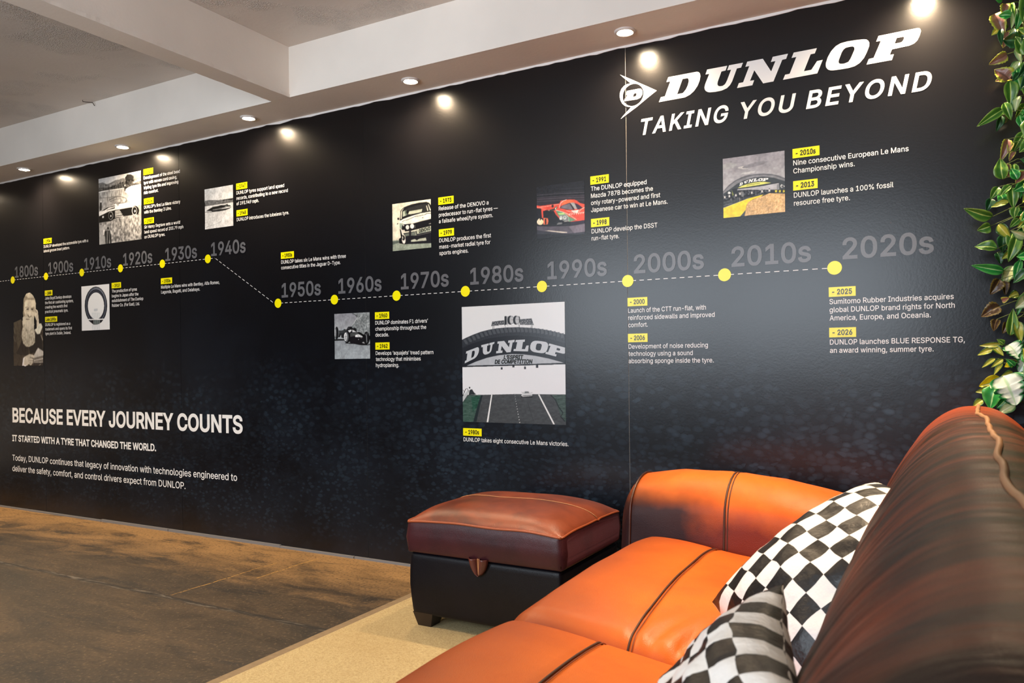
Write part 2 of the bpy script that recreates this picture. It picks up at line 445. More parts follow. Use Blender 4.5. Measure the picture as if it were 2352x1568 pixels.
PHOTO_ART = {
 'ph2': [
  ('p',(250,251,252),[(0,0),(1000,0),(1000,1000),(0,1000)]),
  ('p',(26,28,36),[(922,474),(906,581),(865,681),(800,765),(716,829),(619,868),(514,879),(410,861),(312,815),(229,744),(165,653),(126,549),(114,437),(130,327),(173,226),(240,141),(326,78),(425,41),(530,33),(634,53),(730,101),(811,172),(873,262),(910,365)]),
  ('p',(88,94,106),[(888,464),(873,567),(835,661),(776,742),(699,802),(610,839),(515,850),(419,833),(330,789),(254,722),(196,636),(160,536),(150,431),(165,326),(204,230),(265,149),(344,89),(434,54),(530,46),(625,65),(713,110),(787,177),(843,263),(877,361)]),
  ('p',(120,125,138),[(881,452),(868,548),(833,637),(779,713),(708,770),(626,805),(539,814),(451,798),(369,758),(300,695),(247,614),(214,520),(204,421),(218,323),(254,233),(310,157),(382,100),(465,67),(553,59),(640,77),(721,119),(789,182),(840,263),(872,355)]),
  ('p',(28,30,40),[(859,471),(846,564),(811,649),(757,722),(686,777),(604,810),(517,819),(429,804),(347,764),(277,704),(224,626),(191,536),(181,440),(195,346),(231,259),(287,186),(359,132),(442,100),(531,93),(618,110),(698,150),(767,211),(818,289),(850,377)]),
  ('p',(80,84,96),[(832,470),(819,556),(787,635),(737,703),(673,754),(598,785),(517,794),(437,779),(362,742),(298,686),(249,614),(219,530),(210,442),(223,354),(256,273),(307,206),(373,155),(449,125),(530,118),(610,134),(684,172),(746,228),(794,300),(823,383)]),
  ('p',(36,38,48),[(821,472),(810,555),(779,631),(730,697),(668,746),(595,776),(517,784),(440,770),(367,735),(305,680),(258,610),(229,530),(221,445),(233,360),(265,282),(314,217),(378,168),(452,140),(530,133),(607,148),(678,184),(739,239),(785,308),(813,388)]),
  ('p',(252,253,253),[(814,473),(802,549),(772,620),(725,679),(664,724),(594,752),(518,759),(442,746),(372,713),(311,663),(265,599),(237,525),(229,446),(240,369),(271,298),(320,238),(382,193),(453,167),(529,161),(605,175),(674,209),(733,259),(778,323),(805,396)]),
  ('p',(252,252,253),[(174,743),(848,755),(847,785),(226,771),(173,785)]),
  ('p',(24,26,32),[(233,773),(771,779),(657,843),(589,868),(512,879),(421,873),(330,827)]),
  ('p',(60,72,72),[(423,774),(658,777),(657,844),(589,868),(512,878),(423,872)]),
  ('p',(168,178,178),[(432,777),(431,869),(442,869),(444,777)]),
  ('p',(168,178,178),[(467,778),(466,870),(477,870),(479,778)]),
  ('p',(168,178,178),[(502,779),(501,871),(512,871),(514,780)]),
  ('p',(168,178,178),[(537,781),(536,872),(547,873),(549,781)]),
  ('p',(168,178,178),[(572,782),(571,873),(582,874),(584,782)]),
  ('p',(168,178,178),[(607,783),(605,875),(617,875),(619,783)]),
  ('p',(168,178,178),[(642,784),(640,876),(652,876),(653,785)]),
  ('p',(252,252,253),[(121,743),(239,771),(421,875),(119,873)]),
  ('p',(206,214,218),[(382,603),(379,744),(389,745),(392,603)]),
  ('p',(196,206,212),[(379,875),(377,999),(387,999),(389,875)]),
  ('p',(206,214,218),[(414,604),(411,745),(422,746),(425,605)]),
  ('p',(196,206,212),[(412,876),(409,1000),(420,1000),(422,876)]),
  ('p',(206,214,218),[(447,606),(444,747),(454,747),(457,606)]),
  ('p',(196,206,212),[(444,877),(442,1001),(452,1001),(454,878)]),
  ('p',(206,214,218),[(479,607),(476,748),(487,748),(490,607)]),
  ('p',(196,206,212),[(477,878),(474,1001),(485,1002),(487,879)]),
  ('p',(206,214,218),[(512,608),(509,749),(519,749),(522,609)]),
  ('p',(196,206,212),[(509,879),(507,1002),(517,1003),(519,880)]),
  ('p',(206,214,218),[(544,610),(541,750),(552,751),(554,610)]),
  ('p',(196,206,212),[(541,880),(539,1003),(549,1004),(552,881)]),
  ('p',(206,214,218),[(576,611),(574,751),(584,752),(587,611)]),
  ('p',(196,206,212),[(574,882),(571,1004),(582,1005),(584,882)]),
  ('p',(206,214,218),[(608,612),(606,753),(616,753),(619,613)]),
  ('p',(196,206,212),[(606,883),(604,1005),(614,1006),(616,883)]),
  ('p',(206,214,218),[(641,613),(638,754),(648,754),(651,614)]),
  ('p',(196,206,212),[(638,884),(636,1006),(646,1007),(648,884)]),
  ('p',(215,220,224),[(448,525),(581,523),(580,567),(530,581),(447,577)]),
 ],
 'ph3': [
  ('g',((205,205,205),(235,235,235)),[(0,0),(1000,0),(1000,140),(0,140)]),
  ('p',(150,152,153),[(0,300),(1000,300),(1000,1000),(0,1000)]),
  ('p',(120,120,120),[(-1,65),(96,61),(198,105),(313,87),(402,66),(503,67),(577,57),(651,74),(677,14),(775,23),(835,42),(872,16),(1007,18),(1004,179),(821,157),(624,188),(-3,169)]),
  ('p',(70,70,70),[(-2,145),(249,151),(401,145),(502,118),(651,113),(677,38),(751,20),(835,58),(846,137),(1004,149),(1004,195),(747,202),(624,203),(-3,177)]),
  ('p',(40,40,40),[(633,56),(689,20),(775,27),(829,69),(821,141),(748,179),(674,170)]),
  ('n',(60,60,1.0,1.0),[(0,100),(1000,100),(1000,330),(0,330)]),
  ('p',(238,238,238),[(-3,193),(120,191),(248,191),(612,206),(612,218),(247,214),(-4,213)]),
  ('p',(245,245,245),[(827,146),(1005,132),(1005,142),(827,158)]),
  ('p',(165,165,165),[(-4,213),(374,213),(747,226),(820,207),(1003,202),(989,1002),(-19,996)]),
  ('n',(50,40,1.0,0.5),[(-4,213),(747,226),(1003,202),(998,510),(-10,514)]),
  ('p',(244,244,244),[(673,217),(772,198),(1004,198),(1001,510),(743,428),(670,381),(745,327),(623,266)]),
  ('n',(30,40,1.0,1.0),[(673,217),(1004,198),(1001,510),(670,381)]),
  ('p',(90,90,90),[(248,354),(400,324),(522,330),(642,366),(663,395),(617,425),(470,417),(471,426),(622,435),(677,398),(650,359),(523,320),(395,314),(242,345)]),
  ('p',(100,100,100),[(272,380),(424,357),(531,361),(517,408),(369,415),(372,423),(525,415),(538,355),(420,349),(267,372)]),
  ('p',(95,95,95),[(15,295),(246,313),(474,311),(472,304),(245,306),(14,288)]),
  ('p',(30,30,30),[(246,111),(248,218),(259,220),(258,112)]),
  ('p',(225,225,225),[(646,173),(645,176),(644,178),(641,179),(638,180),(635,181),(631,181),(627,180),(623,179),(620,177),(618,175),(617,172),(616,170),(617,167),(618,165),(621,163),(624,162),(627,162),(631,162),(635,163),(639,164),(642,166),(644,168),(645,171)]),
  ('p',(50,50,50),[(610,186),(652,191),(638,260),(621,258)]),
  ('p',(246,246,246),[(-3,503),(179,454),(370,430),(408,415),(458,460),(496,432),(669,431),(816,448),(900,484),(947,551),(946,612),(886,568),(790,511),(569,511),(394,516),(242,516),(190,527),(2,571)]),
  ('p',(25,25,25),[(49,496),(192,455),(370,442),(408,454),(243,460),(140,489)]),
  ('p',(35,35,35),[(178,493),(388,468),(382,487),(191,495)]),
  ('p',(22,22,22),[(2,567),(229,523),(369,513),(569,512),(790,511),(813,583),(788,627),(616,625),(404,636),(277,671),(136,665),(0,668)]),
  ('p',(240,240,240),[(389,539),(508,534),(504,522),(385,527)]),
  ('p',(240,240,240),[(389,558),(526,555),(523,543),(385,546)]),
  ('p',(240,240,240),[(388,578),(544,577),(541,565),(385,566)]),
  ('p',(240,240,240),[(387,598),(562,598),(560,586),(385,586)]),
  ('p',(240,240,240),[(387,622),(584,624),(582,612),(384,610)]),
  ('p',(18,18,18),[(358,591),(355,609),(348,625),(336,638),(321,648),(303,653),(284,654),(265,650),(247,641),(232,628),(220,613),(213,595),(211,577),(214,559),(222,543),(234,529),(249,520),(267,515),(286,514),(305,519),(323,527),(338,540),(349,556),(356,573)]),
  ('p',(190,190,190),[(343,590),(341,606),(335,620),(326,632),(314,641),(300,645),(285,646),(270,642),(257,635),(245,624),(236,610),(231,595),(229,578),(231,563),(237,548),(247,536),(259,528),(273,523),(287,522),(302,526),(316,534),(327,545),(336,558),(342,574)]),
  ('p',(22,22,22),[(332,590),(330,604),(325,617),(317,627),(307,635),(295,639),(283,639),(270,636),(259,630),(249,620),(241,608),(237,595),(235,581),(237,567),(242,554),(250,544),(260,536),(272,532),(285,532),(297,535),(309,541),(318,551),(326,563),(330,576)]),
  ('p',(235,235,235),[(303,592),(302,596),(301,600),(298,603),(295,605),(292,606),(288,607),(285,606),(281,604),(279,601),(276,597),(275,593),(275,589),(275,585),(277,582),(279,579),(282,576),(285,575),(289,575),(293,576),(296,578),(299,581),(301,584),(302,588)]),
  ('p',(18,18,18),[(949,582),(945,601),(936,618),(922,631),(904,641),(883,647),(860,647),(838,642),(817,633),(799,619),(786,602),(777,583),(775,564),(778,545),(787,528),(801,514),(819,504),(841,499),(863,498),(886,503),(906,513),(924,527),(938,544),(946,562)]),
  ('p',(230,230,230),[(904,577),(902,593),(895,608),(886,620),(873,629),(858,634),(843,634),(827,631),(812,623),(800,611),(791,597),(785,581),(783,564),(785,548),(792,534),(802,521),(814,513),(829,508),(845,507),(861,511),(875,519),(887,530),(897,545),(902,561)]),
  ('p',(25,25,25),[(896,575),(894,589),(888,601),(880,611),(869,619),(857,623),(844,624),(831,620),(819,614),(808,604),(800,592),(796,578),(794,564),(796,550),(801,538),(810,527),(820,520),(833,516),(846,515),(859,518),(871,525),(882,535),(889,547),(894,561)]),
  ('p',(235,235,235),[(871,578),(871,583),(869,587),(867,590),(863,592),(859,594),(855,594),(851,593),(848,591),(844,588),(842,584),(840,580),(840,575),(841,571),(842,567),(845,564),(848,561),(852,560),(856,560),(860,561),(864,563),(867,566),(869,570),(871,574)]),
  ('p',(225,225,225),[(80,571),(119,571),(118,601),(80,601)]),
  ('p',(45,45,45),[(26,349),(71,354),(65,482),(17,485)]),
  ('p',(220,220,220),[(73,354),(72,357),(69,359),(66,361),(61,363),(55,363),(49,363),(43,362),(38,360),(33,358),(29,355),(27,352),(26,349),(27,346),(29,344),(33,342),(38,341),(44,340),(50,340),(56,341),(61,343),(66,346),(70,348),(72,351)]),
  ('p',(150,150,150),[(0,672),(277,667),(616,629),(788,631),(945,628),(1004,695),(1004,996),(1,1001)]),
  ('n',(85,70,1.0,0.7),[(0,672),(277,667),(616,629),(788,631),(945,628),(1004,695),(1004,996),(1,1001)]),
  ('p',(175,175,175),[(7,684),(148,754),(143,1001),(1,1001)]),
  ('p',(120,120,120),[(115,779),(281,786),(311,896),(297,942),(94,869)]),
  ('p',(235,235,235),[(102,782),(141,781),(113,863),(91,861)]),
  ('p',(240,240,240),[(268,789),(293,823),(301,871),(280,854)]),
  ('p',(40,40,40),[(134,804),(262,812),(291,926),(296,1002),(271,1000),(247,922),(232,1001),(156,998)]),
  ('p',(150,150,150),[(189,813),(179,996),(197,998),(207,815)]),
  ('p',(130,130,130),[(230,818),(252,987),(265,987),(242,818)]),
  ('p',(40,40,40),[(241,770),(240,775),(237,779),(234,782),(229,785),(223,786),(217,786),(211,785),(206,782),(201,779),(198,775),(195,771),(195,766),(196,762),(198,758),(202,754),(207,752),(212,751),(218,751),(224,752),(229,754),(234,758),(238,761),(240,766)]),
 ],
 'ph4': [
  ('g',((226,228,228),(238,237,235)),[(0,0),(1000,0),(1000,330),(0,330)]),
  ('p',(112,112,112),[(5,288),(148,281),(342,301),(495,329),(571,311),(672,353),(773,343),(948,362),(998,341),(997,416),(721,412),(9,424)]),
  ('n',(45,25,1.0,1.0),[(5,288),(495,329),(571,311),(998,341),(997,416),(9,424)]),
  ('p',(236,235,233),[(3,421),(1003,420),(1006,1003),(-1,1006)]),
  ('p',(28,28,28),[(50,543),(197,494),(300,464),(467,465),(582,453),(708,468),(809,449),(821,476),(908,495),(939,538),(882,567),(756,589),(516,595),(260,586),(247,566)]),
  ('p',(120,120,120),[(286,530),(440,524),(644,515),(770,502),(871,508),(845,537),(643,550),(389,559),(260,550)]),
  ('p',(238,238,238),[(644,537),(795,522),(933,519),(920,540),(845,550),(542,553)]),
  ('p',(150,165,165),[(792,495),(792,497),(789,500),(784,502),(777,503),(769,504),(760,505),(751,505),(743,504),(735,503),(729,502),(725,500),(723,497),(724,495),(727,493),(732,491),(739,489),(747,488),(756,487),(765,487),(773,488),(781,489),(787,491),(791,493)]),
  ('p',(70,70,70),[(7,576),(260,591),(517,600),(758,594),(755,584),(515,589),(259,580),(6,566)]),
  ('p',(205,205,205),[(14,546),(234,571),(234,564),(14,538)]),
  ('p',(165,165,165),[(9,965),(165,935),(462,897),(566,862),(600,836),(581,809),(571,812),(589,833),(559,855),(458,889),(161,927),(4,958)]),
  ('p',(250,250,250),[(8,984),(178,950),(474,913),(471,905),(174,942),(4,976)]),
  ('n',(16,22,1.0,1.0),[(6,582),(1000,597),(1006,1003),(-1,1006)]),
  ('p',(170,170,170),[(123,868),(168,888),(173,882),(128,862)]),
 ],
 'ph5': [
  ('p',(234,228,206),[(0,0),(1000,0),(1000,1000),(0,1000)]),
  ('p',(150,160,146),[(-6,772),(169,778),(178,859),(346,881),(1001,896),(1004,1013),(-4,1003)]),
  ('n',(22,40,1.0,3),[(-6,772),(169,778),(346,881),(1001,896),(1004,1013),(-4,1003)]),
  ('p',(95,104,98),[(-6,792),(179,795),(178,835),(-7,859)]),
  ('p',(30,30,32),[(200,360),(217,163),(248,135),(317,95),(494,58),(708,42),(890,46),(956,73),(1012,137),(1010,269),(743,280),(452,314),(254,358)]),
  ('p',(225,222,200),[(217,338),(229,181),(257,144),(327,107),(312,118),(262,168),(247,333)]),
  ('p',(48,48,48),[(282,170),(415,121),(707,89),(899,90),(917,108),(954,240),(743,249),(413,278),(275,296)]),
  ('p',(196,208,186),[(281,186),(336,168),(374,235),(384,268),(275,296)]),
  ('p',(110,125,112),[(326,175),(385,165),(414,200),(394,261),(354,272),(335,231)]),
  ('p',(28,28,30),[(441,210),(440,221),(436,230),(430,238),(422,244),(413,247),(404,247),(394,245),(385,240),(377,233),(372,224),(368,213),(367,203),(368,192),(372,183),(378,175),(386,169),(395,166),(405,165),(414,168),(423,173),(431,180),(437,189),(440,200)]),
  ('p',(208,214,190),[(444,196),(783,180),(767,244),(666,253),(491,263),(413,255)]),
  ('p',(224,222,204),[(879,124),(903,122),(939,234),(911,235)]),
  ('p',(228,226,208),[(927,101),(946,99),(1001,221),(996,244),(973,234)]),
  ('p',(244,243,230),[(184,390),(274,344),(471,304),(743,265),(1010,257),(1008,408),(702,425),(547,449),(312,470),(283,432),(199,416)]),
  ('p',(60,62,55),[(365,381),(493,354),(580,328),(705,321),(850,312),(897,294),(1010,297),(1009,286),(894,283),(846,301),(703,310),(576,317),(488,344),(360,371)]),
  ('p',(240,240,228),[(373,371),(491,355),(579,336),(705,314),(848,307),(848,303),(703,310),(577,332),(489,351),(372,367)]),
  ('p',(60,60,60),[(256,400),(305,382),(374,373),(371,366),(302,375),(252,394)]),
  ('p',(70,70,60),[(814,363),(814,365),(812,366),(808,368),(803,369),(797,370),(791,371),(785,371),(779,371),(773,370),(769,369),(766,368),(765,366),(766,365),(768,363),(771,361),(776,360),(782,359),(788,358),(795,358),(801,358),(806,359),(810,360),(813,362)]),
  ('p',(150,164,150),[(184,414),(283,440),(262,485),(242,547),(192,534)]),
  ('p',(26,25,30),[(253,484),(292,456),(547,461),(702,440),(1008,408),(1006,555),(642,591),(487,609),(330,610),(242,559)]),
  ('p',(248,248,240),[(442,532),(440,544),(435,555),(428,564),(418,571),(406,574),(394,575),(382,572),(371,566),(361,558),(354,548),(349,536),(348,523),(349,511),(354,500),(362,491),(372,484),(383,481),(395,480),(408,483),(419,489),(428,497),(436,508),(440,520)]),
  ('p',(248,248,240),[(567,520),(565,533),(559,545),(551,555),(540,563),(528,567),(514,567),(501,564),(489,558),(478,549),(470,537),(465,524),(464,510),(465,497),(471,485),(479,475),(490,468),(503,464),(516,463),(529,466),(542,473),(552,482),(560,494),(565,507)]),
  ('p',(170,176,160),[(581,500),(585,563),(594,563),(590,500)]),
  ('p',(235,235,228),[(309,482),(308,485),(307,489),(305,491),(302,493),(298,494),(295,495),(291,494),(288,492),(285,489),(283,486),(282,483),(281,479),(282,475),(283,472),(285,469),(288,467),(292,466),(295,466),(299,467),(302,469),(305,471),(307,474),(308,478)]),
  ('p',(190,190,180),[(946,512),(1003,510),(1001,499),(944,501)]),
  ('p',(214,216,196),[(280,633),(447,621),(603,604),(1006,551),(1006,575),(622,621),(447,652),(290,662)]),
  ('p',(226,220,206),[(222,565),(320,574),(330,610),(260,620)]),
  ('p',(30,30,36),[(280,645),(564,631),(1006,578),(1001,911),(326,879),(338,714)]),
  ('p',(104,112,104),[(309,664),(437,651),(564,639),(602,721),(446,707),(328,713)]),
  ('p',(36,34,40),[(438,604),(487,609),(485,711),(436,707)]),
  ('p',(150,156,142),[(569,628),(603,623),(631,716),(602,721)]),
  ('p',(188,194,174),[(627,614),(1006,571),(1005,660),(641,692)]),
  ('p',(120,120,116),[(632,721),(738,718),(1006,688),(1003,678),(736,709),(630,711)]),
  ('p',(190,194,176),[(484,805),(581,790),(629,818),(707,793),(865,785),(883,847),(483,843)]),
  ('p',(26,24,28),[(610,793),(668,790),(639,826)]),
  ('p',(20,20,22),[(192,542),(217,560),(260,683),(289,694),(328,745),(326,879),(178,851),(164,754),(219,727)]),
  ('p',(236,232,220),[(222,569),(246,567),(299,679),(279,693),(250,666)]),
  ('p',(240,230,222),[(340,788),(341,808),(338,827),(333,843),(325,855),(315,863),(303,865),(290,863),(278,855),(267,843),(257,828),(250,809),(246,790),(245,770),(247,751),(252,735),(260,723),(271,715),(282,713),(295,715),(307,723),(319,735),(328,750),(335,769)]),
  ('p',(30,30,30),[(325,741),(325,756),(322,769),(318,780),(310,789),(302,795),(292,797),(281,795),(271,789),(262,780),(254,769),(249,755),(246,741),(246,726),(248,713),(253,701),(261,692),(269,687),(279,685),(290,687),(300,693),(309,702),(316,713),(322,727)]),
  ('p',(220,216,206),[(276,731),(276,739),(276,747),(275,754),(273,759),(270,762),(267,763),(264,762),(261,759),(258,754),(255,747),(253,739),(252,731),(252,723),(252,715),(253,708),(255,703),(257,700),(260,699),(264,700),(267,704),(270,709),(272,715),(274,723)]),
  ('p',(30,28,30),[(181,328),(180,334),(178,340),(174,344),(168,348),(162,349),(155,349),(149,348),(142,345),(137,341),(133,335),(131,329),(130,323),(131,317),(133,311),(138,307),(143,304),(149,302),(156,302),(163,303),(169,306),(174,311),(178,316),(181,322)]),
  ('p',(60,60,56),[(199,353),(209,322),(241,150),(234,149),(201,320),(191,351)]),
  ('p',(50,50,48),[(124,444),(159,431),(149,415),(114,428)]),
 ],
 'ph6': [
  ('g',((150,152,160),(172,176,180)),[(0,0),(1000,0),(1000,420),(0,420)]),
  ('p',(128,134,138),[(501,2),(558,8),(641,73),(650,117),(612,160),(545,223),(497,280),(478,301),(997,504),(1009,1)]),
  ('p',(138,144,146),[(501,2),(1009,5),(1001,511),(831,478),(637,386),(497,294),(545,230),(621,153),(650,117),(613,58)]),
  ('n',(60,40,1.6,1.0),[(501,2),(1009,5),(1001,511),(831,478),(637,386),(497,294),(545,230),(621,153),(650,117),(613,58)]),
  ('p',(186,190,192),[(507,285),(583,208),(658,125),(712,128),(808,65),(792,50),(700,111),(642,110),(564,196),(487,274)]),
  ('p',(60,62,66),[(508,12),(581,36),(645,92),(656,85),(590,27),(513,1)]),
  ('g',((150,156,162),(168,176,182)),[(0,590),(1000,590),(1000,1000),(0,1000)]),
  ('n',(14,60,1,4),[(0,600),(1000,600),(1000,1000),(0,1000)]),
  ('p',(160,168,174),[(4,563),(283,570),(283,559),(111,511),(172,335),(268,316),(344,363),(6,427)]),
  ('p',(56,58,60),[(123,371),(210,373),(344,348),(343,436),(266,463),(132,430)]),
  ('p',(36,37,40),[(122,437),(285,434),(284,530),(207,520),(131,489)]),
  ('p',(30,30,32),[(91,574),(283,579),(283,561),(91,557)]),
  ('p',(180,186,190),[(96,547),(150,519),(189,461),(198,528),(274,544),(264,562)]),
  ('p',(26,27,30),[(118,426),(116,463),(110,497),(101,526),(89,548),(76,562),(62,566),(48,561),(35,547),(24,524),(16,494),(11,460),(10,423),(12,386),(18,352),(27,323),(39,301),(52,287),(66,283),(80,288),(93,303),(104,325),(112,355),(117,389)]),
  ('p',(120,124,128),[(54,424),(53,455),(50,483),(45,508),(38,526),(31,538),(23,542),(16,538),(9,526),(3,507),(-1,482),(-3,453),(-4,423),(-2,392),(1,364),(6,339),(12,321),(19,309),(27,305),(35,309),(41,321),(47,340),(51,365),(54,394)]),
  ('p',(210,214,216),[(25,423),(24,446),(23,468),(20,486),(17,500),(14,509),(10,512),(7,509),(4,500),(1,486),(-1,467),(-2,446),(-2,423),(-1,400),(1,378),(3,360),(6,346),(9,337),(13,334),(16,337),(20,346),(22,361),(24,379),(25,401)]),
  ('p',(26,24,28),[(344,363),(382,320),(421,299),(497,301),(524,331),(590,326),(636,415),(738,476),(830,543),(848,580),(884,646),(939,704),(716,693),(585,668),(416,650),(418,511),(456,468),(362,422)]),
  ('p',(22,22,24),[(470,337),(468,348),(463,358),(455,367),(444,373),(432,377),(420,378),(407,376),(395,372),(385,365),(377,356),(372,345),(371,334),(373,323),(378,313),(386,305),(396,298),(408,294),(421,293),(434,295),(445,300),(456,307),(463,316),(468,326)]),
  ('p',(26,26,28),[(520,335),(518,345),(513,354),(505,362),(496,368),(484,372),(472,373),(460,371),(448,367),(439,360),(431,352),(426,342),(425,332),(427,322),(432,313),(439,305),(449,299),(461,295),(473,294),(485,296),(497,300),(506,307),(514,315),(518,325)]),
  ('p',(70,72,76),[(430,325),(429,329),(427,334),(424,337),(420,340),(416,341),(411,342),(406,341),(401,339),(397,336),(394,333),(392,328),(392,324),(393,319),(395,315),(398,312),(402,309),(406,307),(411,307),(416,308),(421,309),(425,312),(427,316),(429,320)]),
  ('p',(24,25,28),[(637,396),(638,416),(634,435),(628,451),(618,464),(607,472),(593,475),(580,473),(566,466),(554,455),(544,439),(536,421),(532,401),(532,382),(535,363),(541,347),(551,334),(563,326),(576,323),(590,324),(603,332),(616,343),(626,359),(633,377)]),
  ('p',(50,52,54),[(311,358),(310,362),(308,366),(304,369),(299,372),(293,373),(286,373),(280,373),(274,371),(269,368),(265,365),(262,361),(262,357),(263,352),(265,349),(269,345),(274,343),(280,341),(287,341),(293,342),(299,344),(304,346),(308,350),(311,354)]),
  ('p',(236,238,240),[(386,375),(477,359),(495,382),(447,420),(419,416)]),
  ('p',(78,80,80),[(447,439),(551,420),(645,430),(794,499),(811,543),(588,501),(455,519)]),
  ('p',(206,208,210),[(505,360),(552,376),(636,422),(514,419)]),
  ('p',(26,26,28),[(514,419),(627,422),(608,436),(513,437)]),
  ('p',(242,243,244),[(588,501),(607,479),(682,471),(738,490),(812,528),(737,531),(597,527)]),
  ('p',(30,30,30),[(656,500),(688,512),(694,503),(661,491)]),
  ('p',(40,40,40),[(722,508),(745,515),(749,509),(725,501)]),
  ('p',(200,202,204),[(696,580),(696,582),(695,584),(692,586),(690,587),(687,588),(683,588),(680,588),(677,587),(674,585),(672,584),(671,581),(670,579),(671,577),(672,575),(674,573),(677,572),(680,571),(683,571),(687,571),(690,572),(693,574),(695,575),(696,578)]),
  ('p',(180,180,182),[(782,546),(781,547),(779,549),(776,550),(772,551),(768,552),(763,552),(758,551),(754,551),(750,549),(747,548),(745,546),(744,545),(745,543),(747,542),(750,540),(754,539),(758,539),(763,539),(768,539),(772,540),(776,541),(779,542),(781,544)]),
  ('p',(22,22,24),[(443,519),(442,554),(435,586),(422,614),(405,635),(385,649),(362,654),(339,650),(318,637),(298,616),(283,588),(273,556),(268,522),(269,487),(276,455),(289,427),(306,405),(327,392),(349,387),(372,391),(394,405),(413,426),(428,453),(438,485)]),
  ('p',(110,114,118),[(400,517),(399,545),(394,571),(385,594),(373,612),(359,623),(344,626),(329,623),(314,612),(301,594),(291,571),(285,545),(282,516),(284,488),(289,461),(298,439),(310,421),(324,410),(339,406),(354,410),(369,421),(381,439),(391,462),(398,488)]),
  ('p',(236,238,240),[(360,515),(358,540),(353,562),(346,581),(336,596),(326,605),(314,608),(303,605),(292,595),(284,580),(277,560),(273,538),(272,513),(274,489),(278,466),(286,447),(295,432),(306,423),(317,421),(328,424),(339,434),(348,449),(354,468),(358,491)]),
  ('p',(60,62,64),[(314,450),(315,582),(324,582),(323,450)]),
  ('p',(70,72,74),[(285,518),(361,509),(360,503),(283,512)]),
  ('p',(130,132,136),[(376,452),(393,540),(403,539),(385,451)]),
  ('p',(22,22,24),[(991,551),(990,587),(984,621),(973,649),(958,672),(940,686),(920,691),(899,687),(880,673),(862,651),(849,623),(839,589),(835,554),(836,518),(842,484),(853,455),(868,433),(886,419),(906,414),(927,419),(946,432),(964,454),(977,482),(987,516)]),
  ('p',(90,94,98),[(963,546),(962,574),(958,600),(953,623),(946,640),(938,650),(930,654),(922,650),(915,639),(908,622),(904,599),(901,573),(900,545),(902,517),(905,491),(911,469),(917,452),(925,441),(933,438),(941,442),(949,453),(955,470),(960,492),(962,519)]),
  ('p',(20,20,22),[(978,547),(976,575),(973,601),(969,623),(963,640),(956,651),(949,654),(941,650),(935,639),(929,622),(925,600),(923,573),(922,545),(924,518),(927,492),(932,469),(938,452),(945,442),(952,438),(959,442),(965,453),(971,470),(975,493),(977,519)]),
  ('p',(170,172,176),[(872,467),(908,531),(902,653),(913,654),(919,530),(883,463)]),
  ('p',(190,192,194),[(777,650),(829,634),(861,674),(819,666)]),
  ('p',(210,212,214),[(967,669),(995,623),(1003,681)]),
  ('p',(200,202,204),[(404,642),(430,625),(454,643)]),
  ('p',(20,20,22),[(310,659),(584,679),(734,704),(939,713),(1006,698),(1001,684),(938,699),(736,689),(586,665),(312,644)]),
 ],
 'ph7': [
  ('p',(26,28,36),[(0,0),(1000,0),(1000,1000),(0,1000)]),
  ('p',(44,40,50),[(2,212),(1002,263),(1000,471),(-1,378)]),
  ('n',(8,60,1,5),[(0,0),(1000,0),(1000,400),(0,400)]),
  ('p',(88,84,96),[(3,164),(490,187),(1003,224),(1003,215),(490,178),(2,155)]),
  ('p',(76,70,82),[(2,210),(490,237),(1002,277),(1002,269),(489,228),(1,202)]),
  ('p',(92,84,94),[(1,244),(489,272),(1002,315),(1002,306),(489,263),(1,235)]),
  ('p',(84,76,86),[(1,286),(489,318),(1001,365),(1001,356),(488,309),(0,277)]),
  ('p',(60,60,70),[(369,153),(1004,187),(1003,181),(369,146)]),
  ('p',(52,54,64),[(522,103),(1004,134),(1004,127),(521,96)]),
  ('p',(232,84,66),[(0,357),(81,373),(305,370),(480,371),(511,323),(632,313),(788,327),(854,361),(905,407),(1000,438),(997,740),(694,738),(484,662),(364,527),(242,473),(181,467),(133,614),(102,611),(96,430),(-1,406)]),
  ('p',(246,110,70),[(525,393),(564,343),(632,323),(773,335),(795,382),(698,385),(540,402)]),
  ('p',(248,232,222),[(484,458),(492,418),(515,368),(566,334),(633,320),(630,310),(561,325),(506,361),(482,415),(474,455)]),
  ('p',(246,220,206),[(0,402),(144,400),(305,393),(473,384),(472,378),(304,387),(143,394),(-1,396)]),
  ('p',(44,34,38),[(360,406),(360,413),(357,419),(354,424),(350,428),(344,430),(339,430),(333,429),(328,426),(324,421),(320,415),(318,409),(318,402),(319,395),(321,389),(324,384),(329,380),(334,378),(339,378),(345,380),(350,383),(354,387),(358,393),(360,400)]),
  ('p',(246,196,180),[(80,417),(196,460),(197,456),(82,412)]),
  ('p',(58,56,66),[(487,458),(517,420),(698,378),(786,523),(637,504)]),
  ('p',(116,112,124),[(510,453),(533,421),(691,391),(764,514),(667,500)]),
  ('p',(24,22,28),[(698,385),(720,387),(797,517),(771,518)]),
  ('p',(168,174,176),[(706,382),(787,384),(852,510),(801,511)]),
  ('p',(52,42,62),[(798,396),(876,431),(963,501),(882,526),(856,524)]),
  ('p',(214,70,60),[(839,407),(890,426),(883,439)]),
  ('p',(40,60,56),[(242,473),(365,458),(411,422),(442,425),(426,465),(365,493),(288,492)]),
  ('p',(236,226,196),[(380,460),(427,420),(411,463),(403,483)]),
  ('p',(226,206,176),[(284,497),(282,499),(279,499),(275,499),(270,498),(265,496),(260,494),(255,491),(251,487),(248,483),(246,480),(246,477),(247,475),(249,473),(252,472),(256,472),(261,473),(266,475),(271,478),(275,481),(279,485),(282,488),(284,492),(285,495)]),
  ('p',(104,158,124),[(403,490),(539,531),(643,603),(673,634),(820,716),(686,737),(560,670),(455,591)]),
